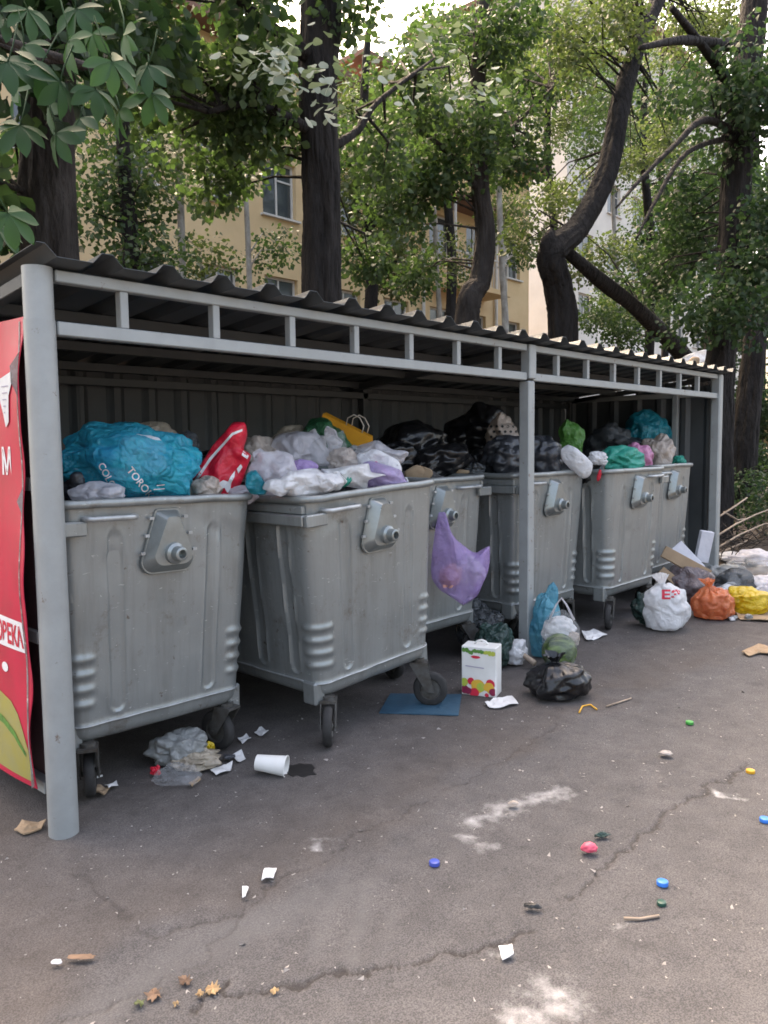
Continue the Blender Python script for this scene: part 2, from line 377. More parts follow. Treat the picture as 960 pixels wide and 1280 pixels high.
M['crumb'] = noisy('crumbs', (.42, .38, .35), (.22, .20, .18), 30., .9)
M['wire'] = mat_base('wire', (.3, .3, .3), .5, .6)[0]

# ------------------------------------------------------------------ ground
def ground_material():
    mt, nt, b = mat_base('asphalt', (.09, .085, .083), .88, 0, .3); L = nt.links
    tc = N(nt, 'ShaderNodeTexCoord')
    def at(n): return N(nt, 'ShaderNodeAttribute', _attribute_name=n)
    def noise(s, d=6., r=.65):
        n = N(nt, 'ShaderNodeTexNoise', Scale=s, Detail=d, Roughness=r); L.new(tc.outputs['Object'], n.inputs['Vector']); return n
    def ramp(src, p0, p1, c0, c1):
        r = N(nt, 'ShaderNodeValToRGB'); r.color_ramp.elements[0].position = p0; r.color_ramp.elements[1].position = p1
        r.color_ramp.elements[0].color = (*c0, 1); r.color_ramp.elements[1].color = (*c1, 1); L.new(src, r.inputs[0]); return r.outputs[0]
    def mix(f, a, c, bl='MIX'):
        x = N(nt, 'ShaderNodeMix', _data_type='RGBA', _blend_type=bl)
        if hasattr(f, 'is_linked') or not isinstance(f, float): L.new(f, x.inputs[0])
        else: x.inputs[0].default_value = f
        for s, q in ((6, a), (7, c)):
            if isinstance(q, tuple): x.inputs[s].default_value = (*q, 1)
            else: L.new(q, x.inputs[s])
        return x.outputs[2]
    big = noise(1.1, 5.); mid = noise(7., 7.); fine = noise(90., 4.); sp = noise(210., 2.)
    asp = ramp(mid.outputs['Fac'], .3, .7, (.080, .076, .076), (.116, .110, .109))
    asp = mix(.55, asp, ramp(big.outputs['Fac'], .3, .72, (.75, .74, .74), (1.2, 1.18, 1.17)), 'MULTIPLY')
    agg = ramp(sp.outputs['Fac'], .40, .62, (.64, .64, .64), (1.4, 1.39, 1.38)); asp = mix(.9, asp, agg, 'MULTIPLY')
    # dark oily spots and pale flecks
    sn = noise(5.3, 4., .5); asp = mix(ramp(sn.outputs['Fac'], .64, .74, (0, 0, 0), (.55, .55, .55)), asp, (.045, .042, .042))
    dirt = ramp(mid.outputs['Fac'], .3, .7, (.080, .070, .0645), (.117, .104, .097)); dirt = mix(.7, dirt, agg, 'MULTIPLY')
    dirt = mix(.5, dirt, ramp(big.outputs['Fac'], .3, .72, (.72, .70, .68), (1.2, 1.18, 1.16)), 'MULTIPLY')
    col = mix(at('dirt').outputs['Fac'], asp, dirt)
    wm = N(nt, 'ShaderNodeMath', _operation='MULTIPLY'); L.new(at('worn').outputs['Fac'], wm.inputs[0]); wm.inputs[1].default_value = .55
    col = mix(wm.outputs[0], col, (.135, .13, .128))
    soil = ramp(mid.outputs['Fac'], .3, .7, (.03, .022, .016), (.075, .055, .04)); col = mix(at('soil').outputs['Fac'], col, soil)
    ck = N(nt, 'ShaderNodeMath', _operation='MULTIPLY'); L.new(at('crack').outputs['Fac'], ck.inputs[0]); ck.inputs[1].default_value = .75
    col = mix(ck.outputs[0], col, (.03, .025, .022))
    vo = N(nt, 'ShaderNodeTexVoronoi', _feature='F1', Scale=26.); L.new(tc.outputs['Object'], vo.inputs['Vector'])
    fl = N(nt, 'ShaderNodeMapRange'); fl.inputs['From Min'].default_value = .13; fl.inputs['From Max'].default_value = .05; L.new(vo.outputs['Distance'], fl.inputs[0])
    sep = N(nt, 'ShaderNodeSeparateColor'); L.new(vo.outputs['Color'], sep.inputs[0])
    gt = N(nt, 'ShaderNodeMath', _operation='GREATER_THAN'); gt.inputs[1].default_value = .9; L.new(sep.outputs[0], gt.inputs[0])
    fm = N(nt, 'ShaderNodeMath', _operation='MULTIPLY'); L.new(fl.outputs[0], fm.inputs[0]); L.new(gt.outputs[0], fm.inputs[1])
    f2 = N(nt, 'ShaderNodeMath', _operation='MULTIPLY'); L.new(fm.outputs[0], f2.inputs[0]); f2.inputs[1].default_value = .5
    col = mix(f2.outputs[0], col, (.42, .40, .38))
    # spilled white powder
    pa = at('powder'); n3 = noise(60., 9., .9)
    s1 = N(nt, 'ShaderNodeMath', _operation='ADD'); L.new(pa.outputs['Fac'], s1.inputs[0]); L.new(n3.outputs['Fac'], s1.inputs[1])
    pr = N(nt, 'ShaderNodeMapRange'); pr.inputs['From Min'].default_value = .72; pr.inputs['From Max'].default_value = 2.0; L.new(s1.outputs[0], pr.inputs[0])
    ph = N(nt, 'ShaderNodeMath', _operation='MULTIPLY'); L.new(pr.outputs[0], ph.inputs[0])
    stp = N(nt, 'ShaderNodeMapRange'); stp.inputs['From Max'].default_value = .12; L.new(pa.outputs['Fac'], stp.inputs[0]); L.new(stp.outputs[0], ph.inputs[1])
    col = mix(ph.outputs[0], col, (.66, .65, .64))
    L.new(col, b.inputs['Base Color'])
    bp = N(nt, 'ShaderNodeBump', Strength=.5, Distance=.006); L.new(sp.outputs['Fac'], bp.inputs['Height'])
    b2 = N(nt, 'ShaderNodeBump', Strength=.4, Distance=.02); L.new(fine.outputs['Fac'], b2.inputs['Height']); L.new(bp.outputs[0], b2.inputs['Normal'])
    L.new(b2.outputs[0], b.inputs['Normal'])
    return mt

def seg_dist(P, poly):
    d = np.full(len(P), 1e9)
    for a, c in zip(poly[:-1], poly[1:]):
        a = np.array(a); c = np.array(c); ab = c-a
        t = np.clip(((P-a) @ ab)/(ab @ ab), 0, 1); d = np.minimum(d, np.linalg.norm(P-(a+t[:, None]*ab), axis=1))
    return d
def gpx(l): return [ground(x, y)[:2] for x, y in l]
def geo(a, step, end, k=1.25):
    o = []; s = step
    while abs(a) < abs(end): a += s; s *= k; o.append(a)
    return o
def build_ground():
    xs = np.concatenate([geo(-1.3, -.06, -130)[::-1], np.arange(-1.3, 3.2, .0105), np.arange(3.2, 9, .05), geo(9, .1, 160)])
    ys = np.concatenate([geo(-2.75, -.06, -130)[::-1], np.arange(-2.75, .15, .0105), np.arange(.15, 2.5, .08), geo(2.5, .15, 160)])
    nx, ny = len(xs), len(ys); X, Y = np.meshgrid(xs, ys, indexing='ij'); P = np.stack([X.ravel(), Y.ravel()], 1)
    P3 = np.column_stack([P, np.zeros(len(P))])
    wob = np.stack([fbm(P3*9, 3), fbm(P3*9+40, 3)], 1)*.035 + np.stack([fbm(P3*30, 2), fbm(P3*30+9, 2)], 1)*.012
    Pw = P + wob
    cracks = [(gpx([(240, 1262), (280, 1234), (320, 1241), (375, 1230), (400, 1219), (480, 1209), (532, 1198), (597, 1187), (662, 1164)]), .0085, .95),
              (gpx([(935, 955), (911, 972), (841, 1008), (787, 1057), (732, 1100), (705, 1122)]), .007, .8),
              (gpx([(190, 1172), (300, 1140), (340, 1105), (420, 1066), (440, 1046), (510, 1013), (630, 948), (700, 902)]), .006, .5),
              (gpx([(95, 1090), (135, 1125), (190, 1172)]), .008, .45),
              (gpx([(60, 1285), (200, 1232), (250, 1205), (300, 1140)]), .007, .45)]
    crack = np.zeros(len(P))
    for poly, w, a in cracks:
        vary = np.clip(.8+.6*fbm(P3*5+3, 2), .5, 1.3)
        crack = np.maximum(crack, a*np.clip(1.7-seg_dist(Pw, poly)/(w*vary), 0, 1))
    # earlier asphalt apron, browned with dirt, lies on the shelter's side of the long joint
    line = gpx([(60, 1275), (190, 1172), (300, 1140), (440, 1050), (630, 948), (780, 870), (960, 800)])
    lx = [p[0] for p in line]; ly = [p[1] for p in line]; o = np.argsort(lx)
    edge = np.interp(P[:, 0], np.array(lx)[o], np.array(ly)[o])
    dirt = np.clip((P[:, 1]-edge+fbm(P3*2.5, 4)*.16)/.18+.45, 0, 1)*np.clip(.85+.35*fbm(P3*1.7+11, 3), .35, 1)
    soil = np.clip(np.maximum((P[:, 0]-7.0+.35*fbm(P3*1.5, 3))/.3*np.clip((P[:, 1]+.35+.25*fbm(P3*2, 3))/.2, 0, 1), (P[:, 1]-1.75)/.15), 0, 1)
    powder = np.zeros(len(P))
    for poly, w, a in ((gpx([(590, 1028), (650, 1003), (705, 991)]), .06, .62), (gpx([(640, 1006), (668, 1000)]), .05, .35), (gpx([(575, 1043), (612, 1058)]), .035, .5),
                       (gpx([(690, 1240), (700, 1260)]), .085, .6), (gpx([(640, 1272), (665, 1268)]), .06, .6), (gpx([(893, 991), (920, 996)]), .02, .8),
                       (gpx([(398, 1057), (403, 1060)]), .022, .75), (gpx([(380, 1052), (425, 1050)]), .03, .3), (gpx([(628, 1194), (634, 1196)]), .016, .8), (gpx([(775, 1160), (790, 1150)]), .02, .35)):
        powder = np.maximum(powder, a*1.25*np.exp(-(seg_dist(Pw, poly)/(w*1.1))**1.1))
    worn = np.zeros(len(P))
    for poly, w, a in ((gpx([(395, 1190), (415, 1130), (432, 1095)]), .03, .8), (gpx([(440, 1200), (452, 1135), (462, 1100)]), .03, .8), (gpx([(480, 1195), (492, 1140)]), .025, .5), (gpx([(360, 1170), (385, 1115)]), .025, .5)):
        worn = np.maximum(worn, a*np.exp(-(seg_dist(P+wob*.3, poly)/w)**2))
    strip = np.exp(-(seg_dist(Pw, gpx([(110, 1275), (240, 1190), (330, 1150), (420, 1110)]))/.085)**4)
    worn = np.clip(np.maximum(worn, .75*strip)*np.clip(.85+.5*fbm(P3*6, 3), .2, 1.2), 0, 1)
    dirt *= 1-.7*strip
    powder *= np.clip(.8+.55*fbm(P3*22+7, 4), .1, 1.2)
    z = -.004*np.clip(.5+fbm(P3*11, 3), 0, 1) - .010*crack + np.where(soil > 0, -.002, 0)
    V = np.column_stack([P, z])
    i = np.arange(nx-1)[:, None]*ny + np.arange(ny-1)[None, :]; i = i.ravel()
    Fc = np.stack([i, i+ny, i+ny+1, i+1], 1)
    g = np_mesh('ground', V, Fc, ground_material(), None, True, dict(dirt=dirt, soil=soil, crack=crack, powder=powder, worn=worn))
    return struct(g)
build_ground()

# ------------------------------------------------------------------ buildings behind the trees
def facade_building(name, label, cx, Yf, width, dep, z1, sills, wcols, ww, wh, wallm, rz=0., balconies=(), pipes=(), skip=()):
    root = empty(name, (cx, Yf, 0), rz); tag(root, label, 'building')
    hw = width/2; cols = sorted(wcols)
    zb = [0.]; 
    mb = MB()
    def quad(x0, x1, za, zc, y=0.): mb.add([(x0, y, za), (x1, y, za), (x1, y, zc), (x0, y, zc)], [(0, 1, 2, 3)])
    zc = 0.
    for s in sills:
        quad(-hw, hw, zc, s); x = -hw
        for c in cols:
            quad(x, c-ww/2, s, s+wh); x = c+ww/2
            a, b_ = c-ww/2, c+ww/2
            mb.add([(a, 0, s), (b_, 0, s), (b_, .22, s), (a, .22, s), (a, 0, s+wh), (b_, 0, s+wh), (b_, .22, s+wh), (a, .22, s+wh)], [(0, 1, 2, 3), (4, 7, 6, 5), (0, 3, 7, 4), (1, 5, 6, 2)])
        quad(x, hw, s, s+wh); zc = s+wh
    quad(-hw, hw, zc, z1)
    mb.add([(-hw, 0, 0), (-hw, dep, 0), (-hw, dep, z1), (-hw, 0, z1)], [(0, 3, 2, 1)])
    mb.add([(hw, 0, 0), (hw, dep, 0), (hw, dep, z1), (hw, 0, z1)], [(0, 1, 2, 3)])
    mb.add([(-hw, dep, 0), (hw, dep, 0), (hw, dep, z1), (-hw, dep, z1)], [(0, 3, 2, 1)])
    mb.build('wall', wallm, root)
    rf = MB().box((0, dep/2-.25, z1+.12), (width+.8, dep+.9, .24)).build('roof', M['roofred'], root)
    fr = MB()
    t = .06
    for zz in (t/2, wh-t/2): fr.box((0, 0, zz), (ww, .06, t))
    for xx in (-ww/2+t/2, ww/2-t/2, 0): fr.box((xx, 0.004 if xx == 0 else 0, wh/2), (t if xx else .05, .056, wh-2*t-.002))
    fr.box((ww*.25, 0.002, wh*.68), (ww/2-.09, .05, .04))
    fo = None; po = None; so = None
    for s in sills:
        for c in cols:
            if fo is None:
                w = fr.build('window', M['trim'], root); fo = w
                p = MB().box((0, .012, wh/2), (ww-.08, .012, wh-.08)).build('pane', M['glass'], w); po = p
                q = MB().box((0, -.16, -.03), (ww+.16, .22, .05)).build('sill', M['trim'], w); so = q
            else:
                w = fo.copy(); link(w, root); p = po.copy(); link(p, w); q = so.copy(); link(q, w)
            w.location = (c, .16, s)
    for c, z, bw in balconies:
        b = MB().box((c, -.55, z), (bw, 1.1, .16)).build('balcony', wallm, root)
        r = MB()
        for xx in (-bw/2+.03, bw/2-.03): r.box((c+xx, -.55, z+1.0), (.05, 1.04, .05))
        r.box((c, -1.06, z+1.0), (bw-.12, .05, .05))
        r.build('rail', M['trim'], b)
        for k in range(int(bw/.16)): MB().box((c-bw/2+.09+k*.16, -1.06, z+.53), (.02, .02, .89)).build('baluster', M['trim'], b)
        MB().box((c, -.5, z+2.75), (bw+.1, 1.15, .14)).build('canopy', M['roofred'], b)
        for xx in (-bw/2+.06, bw/2-.06): MB().box((c+xx, -.95, z+1.84), (.07, .07, 1.66)).build('column', M['trim'], b)
    for c in pipes: MB().tube([(c, -.09, 0), (c, -.09, z1)], .06, 8).build('downpipe', M['trim'], root)
    return root
YF = 13.5
facade_building('apartment_building', 'ochre rendered apartment house with white framed windows behind the trees', 11.0, YF, 28., 9., 11.4,
                [1.5, 4.5, 7.5], [c-11.0 for c in (-1., 1.5, 4.2, 6.4, 8.6, 10.75, 12.75, 15.2, 17.4, 19.6, 21.6, 23.8)], 1.15, 1.45, M['wall'], 0.,
                [(20.6-11.0, 6.55, 3.0), (16.3-11.0, 9.4, 2.6)], [14.0-11.0, 18.6-11.0, 22.7-11.0])
facade_building('tower_block', 'pale cream block of flats far off behind the leaning trees', 47., 17., 26., 10., 24.,
                [1.5, 4.5, 7.5, 10.5, 13.5, 16.5, 19.5], [-11, -8, -5, -2, 1, 4, 7, 10], 1.5, 1.5, M['wall_pale'], 0., (), ())

# ------------------------------------------------------------------ trees
RNG = np.random.RandomState(11)
def rough_tube(pts, rad, seg=18, sub=5, amp=.06, seed=0):
    P = np.array(pts, float); rad = np.array(rad, float); t = np.linspace(0, len(P)-1, (len(P)-1)*sub+1)
    def cr(A):
        o = []
        for q in t:
            i = min(int(q), len(A)-2); u = q-i
            p0, p1, p2, p3 = A[max(i-1, 0)], A[i], A[i+1], A[min(i+2, len(A)-1)]
            o.append(.5*((2*p1)+(-p0+p2)*u+(2*p0-5*p1+4*p2-p3)*u*u+(-p0+3*p1-3*p2+p3)*u**3))
        return np.array(o)
    C = cr(P); r = np.interp(t, np.arange(len(rad)), rad)
    mb = MB(); mb.tube([tuple(c) for c in C], list(r), seg)
    V = np.array(mb.v); n = len(C); cen = np.repeat(C, seg, 0); d = V-cen; L = np.linalg.norm(d, axis=1)[:, None]; d = d/np.maximum(L, 1e-6)
    k = pn(np.column_stack([d*2.2, ])+V*np.array([.6, .6, .45])+seed)*amp*2 + pn(V*np.array([9, 9, 2.5])+seed)*amp*.8 - amp*2.0*np.abs(pn(np.column_stack([d[:, :2]*6, V[:, 2]*1.5])+seed)) - amp*1.0*np.abs(pn(np.column_stack([d[:, :2]*13, V[:, 2]*4])+seed+5))
    mb.v = [tuple(q) for q in (V + d*L*k[:, None])]
    return mb, C, r
def leaf_cloud(centers, n_each, rad, leaf, seed, up=.6, far=False):
    n_each = int(n_each*2.1); leaf = leaf*.86
    rs = np.random.RandomState(seed); C = np.repeat(np.asarray(centers), n_each, 0); n = len(C)
    off = rs.normal(size=(n, 3)); off /= np.linalg.norm(off, axis=1)[:, None]; off *= (rs.rand(n, 1)**.45)*np.asarray(rad)
    P = C+off
    dirv = off/np.maximum(np.linalg.norm(off, axis=1)[:, None], 1e-6)*.8 + rs.normal(size=(n, 3))*.6; dirv[:, 2] -= .35
    dirv /= np.linalg.norm(dirv, axis=1)[:, None]
    nrm = rs.normal(size=(n, 3))*.7; nrm[:, 2] += up
    side = np.cross(dirv, nrm); side /= np.maximum(np.linalg.norm(side, axis=1)[:, None], 1e-6); nn = np.cross(side, dirv)
    s = leaf*(.65+.7*rs.rand(n, 1)); w = s*(.34+.12*rs.rand(n, 1))
    b = P; tip = P+dirv*s - nn*s*.12; mid = P+dirv*s*.45; l = mid+side*w+nn*s*.1; r = mid-side*w+nn*s*.1
    tint = rs.rand(n)*.5 + .5*rs.rand(len(centers))[np.repeat(np.arange(len(centers)), n_each)]
    if far:
        V = np.stack([b, r, tip, l], 1).reshape(-1, 3); k = np.arange(n)*4
        Fc = np.concatenate([np.stack([k, k+1, k+2], 1), np.stack([k, k+2, k+3], 1)]); return V, Fc, np.repeat(tint, 4)
    l2 = P+dirv*s*.75+side*w*.7+nn*s*.02; r2 = P+dirv*s*.75-side*w*.7+nn*s*.02
    V = np.stack([b, r, r2, tip, l2, l, mid], 1).reshape(-1, 3); k = np.arange(n)*7
    Fc = np.concatenate([np.stack([k, k+1, k+6], 1), np.stack([k+1, k+2, k+6], 1), np.stack([k+2, k+3, k+6], 1), np.stack([k+3, k+4, k+6], 1), np.stack([k+4, k+5, k+6], 1), np.stack([k+5, k, k+6], 1)])
    return V, Fc, np.repeat(tint, 7)
def blob_centers(blobs, seed):
    rs = np.random.RandomState(seed); out = []
    for (px, py, Y, rx, rz, n) in blobs:
        c = atY(px, py, Y)
        for k in range(n):
            d = rs.normal(size=3); d /= np.linalg.norm(d); d *= rs.rand()**.4
            out.append(c + d*np.array([rx, min(rx, 1.5), rz]))
    return np.array(out)
def tree(name, label, Y, trunk_px, radii, blobs, mat, leaf=.09, n_each=90, crad=.38, limbs=(), bark='bark', seed=1, twigs=True, group=None, far=False, seg=18, cat='tree'):
    P0 = atY(*trunk_px[0], Y); base = np.array([P0[0], Y, 0.])
    root = empty(name, base); tag(root, label, cat, group)
    pts = [base-np.array([0, 0, .05])] + [atY(x, y, Y) for x, y in trunk_px]
    rad = [radii[0]*1.12]+list(radii)
    mb, C, rr = rough_tube(pts, rad, 72 if seg > 12 else seg, 18 if seg > 12 else 6, .07, seed)
    mb.v = [tuple(np.array(v)-base) for v in mb.v]
    mb.build('trunk', M[bark], root, True)
    skel = [C]
    for L_ in limbs:
        lp, lr = L_[0], L_[1]; dy = L_[2] if len(L_) > 2 else [0]*len(lp)
        lm, LC, _ = rough_tube([atY(x, y, Y+d) for (x, y), d in zip(lp, dy)], lr, 12, 5, .06, seed+3)
        lm.v = [tuple(np.array(v)-base) for v in lm.v]; lm.build('limb', M[bark], root, True); skel.append(LC)
    if blobs:
        cen = blob_centers(blobs, seed)
        V, Fc, ti = leaf_cloud(cen, n_each, (crad, crad, crad*.8), leaf, seed, far=far)
        c = np_mesh('crown', V-base, Fc, M[mat], root, False, dict(tint=ti)); stuff(c)
        if twigs:
            S = np.concatenate(skel); tw = MB(); rs = np.random.RandomState(seed)
            for q in cen:
                dd = np.linalg.norm(S-q, axis=1) + np.maximum(S[:, 2]-q[2], 0)*1.2 + rs.rand(len(S))*.4
                a = S[np.argmin(dd)]; mid = (a+q)/2 + rs.normal(size=3)*.12 + np.array([0, 0, .12])
                tw.tube([a-base, mid-base, q-base], [.022, .013, .005], 5, False)
            stuff(tw.build('twigs', M[bark], root, True))
    return root
T1 = tree('chestnut_tree', 'thick brown chestnut trunk rising behind the banner end of the shelter', 2.7, [(62, 330), (60, 220), (62, 100), (66, 0), (70, -160)], [.205, .19, .185, .19, .17],
          [(20, 40, 2.4, .7, .5, 5), (150, 40, 3.2, .8, .4, 3), (10, 250, 3.2, .35, .4, 3), (230, 0, 3.2, .8, .4, 3), (-260, 120, 2.4, 1.0, .8, 12), (-140, -140, 2.6, 1.4, .8, 14), (80, -260, 2.8, 1.5, .8, 16)], 'leaf_dark', .13, 90, .4,
          limbs=[([(62, 120), (20, 60), (-60, 0)], [.08, .06, .04], [0, -.5, -1.]), ([(64, 60), (120, 0), (190, -60)], [.08, .06, .04]),
                 ([(66, 20), (40, 70), (80, 75), (140, 95)], [.05, .03, .02, .01], [0, -.9, -1.9, -2.3])], bark='bark2', seed=21)
T2 = tree('linden_tree', 'straight dark trunk rising behind the middle of the long shelter bay', 3.2, [(402, 370), (402, 250), (398, 120), (402, 0), (404, -170)], [.215, .2, .195, .21, .19],
          [(280, 60, 3.6, 1.0, .6, 8), (320, 150, 3.6, .8, .4, 8), (230, 130, 4.2, .9, .5, 11), (480, 180, 4.2, .6, .6, 6), (350, -20, 3.4, 1.2, .5, 6), (520, 100, 4.4, .8, .5, 7), (270, 230, 4.6, .35, .3, 3), (470, 320, 5, .4, .4, 3), (330, -240, 3.3, 1.8, .8, 16), (480, -330, 3.3, 1.6, .9, 14)], 'leaf_mid', .095, 100, .4,
          limbs=[([(398, 170), (355, 145), (310, 130), (260, 140)], [.07, .05, .035, .02]), ([(402, 190), (445, 165), (470, 130), (520, 90)], [.06, .045, .03, .02]), ([(400, 80), (330, 30), (280, -20)], [.09, .07, .05])], seed=33)
T3 = tree('maple_tree', 'slim grey trunk bent like a bow behind the shelter roof', 4.6, [(583, 405), (600, 350), (606, 290), (600, 230), (596, 120), (610, -60)], [.2, .18, .17, .15, .13, .1],
          [(560, 180, 4.8, .8, .7, 13), (640, 170, 5., .7, .7, 11), (590, 70, 4.8, 1.2, .6, 11), (500, 260, 5.6, .55, .6, 8), (680, 90, 5.4, .8, .6, 9), (530, 350, 6., .4, .35, 3)], 'leaf_mid', .10, 100, .46,
          limbs=[([(600, 240), (560, 190), (520, 160)], [.06, .04, .02]), ([(600, 200), (650, 150), (690, 110)], [.06, .04, .02])], bark='bark2', seed=45)
T4 = tree('elm_tree', 'dark forked trunk curving up over the second shelter bay', 3.4, [(704, 425), (698, 360), (690, 318), (722, 285), (758, 215), (778, 120), (800, 50), (830, -20), (860, -130)], [.24, .22, .22, .2, .19, .17, .15, .14, .12],
          [(720, 60, 4., 1.0, .7, 14), (870, 30, 3.6, 1.2, .5, 14), (700, -250, 3.4, 1.8, .9, 14), (880, -260, 3.2, 1.8, .9, 12), (830, 190, 4.6, .9, .6, 8), (640, 300, 4.4, .3, .3, 2), (700, 250, 5.6, .6, .5, 6), (760, 330, 5.2, .8, .5, 6)], 'leaf_yel', .09, 90, .45,
          limbs=[([(692, 330), (684, 305), (690, 288)], [.14, .12, .05]), ([(708, 315), (750, 350), (800, 390), (850, 440), (890, 500)], [.09, .13, .15, .19, .22], [.1, .1, .2, .3, .4])], seed=57)
T5 = tree('poplar_tree', 'massive dark trunk standing past the far end of the shelter', 1.35, [(893, 560), (897, 455), (915, 330), (922, 200), (935, 80), (948, -40)], [.27, .25, .235, .22, .21, .2],
          [(945, 120, 1.0, 1.0, .9, 14), (880, 260, 2.2, .9, .8, 11), (945, 330, .8, .7, .9, 12), (900, 380, 1.0, .5, .5, 5), (840, 330, 3.0, .8, .7, 8), (850, 120, 3., .9, .6, 7)], 'leaf_dark', .10, 100, .5,
          limbs=[([(918, 165), (880, 150), (845, 180), (800, 225), (770, 260)], [.06, .05, .035, .025, .012], [0, -.1, -.1, 0, 0]), ([(920, 170), (860, 190), (820, 250), (795, 300)], [.05, .035, .025, .012]), ([(925, 60), (860, 50), (800, 60)], [.08, .06, .03]),
                 ([(922, 120), (880, 60), (840, 10)], [.08, .06, .04])], seed=69)
tree('ash_tree', 'second dark trunk leaning behind the massive poplar trunk', 2.2, [(928, 590), (938, 480), (950, 380), (975, 260), (1010, 100)], [.26, .23, .21, .2, .18], [(985, 260, 2.2, 1., 1., 7), (940, 420, 3., .6, .6, 5)], 'leaf_dark', .10, 90, .5, seed=71)
for k, (px, py, Yb, rx, lbl) in enumerate(((310, 300, 8.5, .055, 'thin pale birch trunk before the ochre house windows'), (546, 330, 8.0, .06, 'thin white birch trunk beside the ochre house balcony'), (628, 330, 9.5, .10, 'mottled pale birch trunk before the ochre house corner'), (770, 330, 7.5, .07, 'thin grey birch trunk under the crossing diagonal limb'), (226, 260, 9., .07, 'pale birch trunk between the chestnut and the linden'))):
    tree('birch_tree', lbl, Yb, [(px+4, 420), (px, py), (px-4, py-120), (px+6, 60)], [rx, rx*.95, rx*.8, rx*.55],
         [(px-10, 200, Yb, .7, .9, 7), (px+20, 320, Yb+.3, .6, .5, 3), (px, 90, Yb, .9, .8, 7)], ['leaf_mid', 'leaf_yel', 'leaf_mid', 'leaf_mid', 'leaf_yel'][k], .09, 80, .5, bark='birch', seed=80+k, seg=10, group='thin birches before the house')
for k, (px, Yb, lbl, mt, bl) in enumerate((
        (160, 8., 'bushy green tree in front of the ochre house, left of the linden', 'leaf_mid', [(150, 250, 8., .6, .8, 7), (200, 320, 7.5, .5, .3, 3), (130, 130, 8.4, 1.2, .7, 6)]),
        (460, 8.5, 'yellowish tree right behind the linden trunk', 'leaf_yel', [(470, 250, 8.5, .9, .9, 12), (500, 330, 8.5, .7, .5, 8), (440, 150, 9., 1.0, .6, 5)]),
        (810, 7., 'shaggy olive tree filling the gap behind the diagonal limb', 'leaf_mid', [(820, 330, 7., 1.5, 1.1, 16), (860, 220, 7., 1.5, 1.2, 16), (770, 400, 7., 1.0, .7, 9), (740, 150, 7.5, 1.1, 1.1, 7)]),
        (560, 10.5, 'tall mid green tree crown above the ochre house balcony', 'leaf_mid', [(520, 150, 10.5, 1.8, 1.2, 16), (620, 80, 10.5, 1.8, 1.2, 16), (450, 150, 10., 1.2, .6, 6)]),
        (690, 10., 'tall yellow green tree behind the forked trunk', 'leaf_yel', [(690, 120, 10., 1.8, 1.4, 20), (740, 40, 10., 2.2, 1.4, 20), (640, 280, 10., 1.0, .6, 6)]),
        (830, 10., 'tall pale green tree before the cream block of flats', 'leaf_yel', [(820, 150, 10., 2.2, 1.8, 30), (870, 40, 10., 2.4, 1.6, 26), (840, 280, 10., 2.2, 1.5, 28), (790, 380, 10, 2.0, 1.1, 22)]),
        (950, 4.5, 'dark leafy tree closing the view past the shelter', 'leaf_dark', [(930, 400, 4.5, 1.0, 1.2, 12), (925, 490, 4.6, 1.0, .8, 12), (950, 585, 3.6, .9, .4, 10), (960, 520, 4., 1.0, .8, 12), (930, 250, 4.5, 1.2, 1.2, 12)]))):
    tree('background_tree', lbl, Yb, [(px, 470), (px+5, 330), (px-6, 180), (px, 40)], [.16, .14, .11, .07], bl, mt, .11, 110, .62, seed=120+k, seg=10, far=True)

# chestnut bough: single large palmate leaves hanging before the trunk
def leaflet(L_, w):
    v = []; f = []; n = 7
    for i in range(n+1):
        t = i/n; ww = w*math.sin(math.pi*min(t**1.35, 1))*.95 + (.004 if i < n else 0); z = -.22*L_*t*t
        v += [(-ww, t*L_, z+ww*.28), (0, t*L_, z), (ww, t*L_, z+ww*.28)]
    for i in range(n):
        for j in range(2): a = i*3+j; f.append((a, a+1, a+4, a+3))
    return v, f
def palmate(nl=6, L_=.17, seed=0):
    mb = MB(); rs = random.Random(seed)
    for k in range(nl):
        a = (k-(nl-1)/2)*R(46)+rs.uniform(-.12, .12); l = L_*(1-.09*abs(k-(nl-1)/2))*rs.uniform(.9, 1.08); v, f = leaflet(l, l*.19)
        Mx = Matrix.Rotation(-a, 3, 'Z') @ Matrix.Rotation(rs.uniform(-.45, -.15), 3, 'X') @ Matrix.Rotation(rs.uniform(-.25, .25), 3, 'Y')
        mb.add([Mx @ Vector(q) for q in v], f)
    mb.tube([(0, 0, 0), (.0, -.06, .02), (0, -.13, .06)], [.003, .0025, .003], 5)
    return mb
protos = [palmate(6, .13, s).build('leaf', M['leaf_ches'], T1, True) for s in range(3)]
spots = [(85, 70), (140, 95), (30, 75), (75, 120), (20, 130), (120, 130), (190, 135), (60, 150), (100, 165), (35, 30), (95, 30), (155, 60), (10, 95), (150, 155), (70, 185), (25, 175), (115, 60), (185, 100), (50, 100), (5, 40), (10, 285), (-5, 300)]
rs = random.Random(4)
for i, (px, py) in enumerate(spots):
    o = protos[i] if i < 3 else protos[i % 3].copy()
    if i >= 3: link(o, T1)
    P = atD(px, py-18, rs.uniform(2.7, 3.3)) - np.array(T1.location)
    o.location = tuple(P)
    # leaf hangs: its axis points outward and down, face towards the light in front
    o.rotation_euler = Euler((R(rs.uniform(-80, -45)), R(rs.uniform(-30, 30)), CAM_RZ+math.pi+R(rs.uniform(-75, 75))))
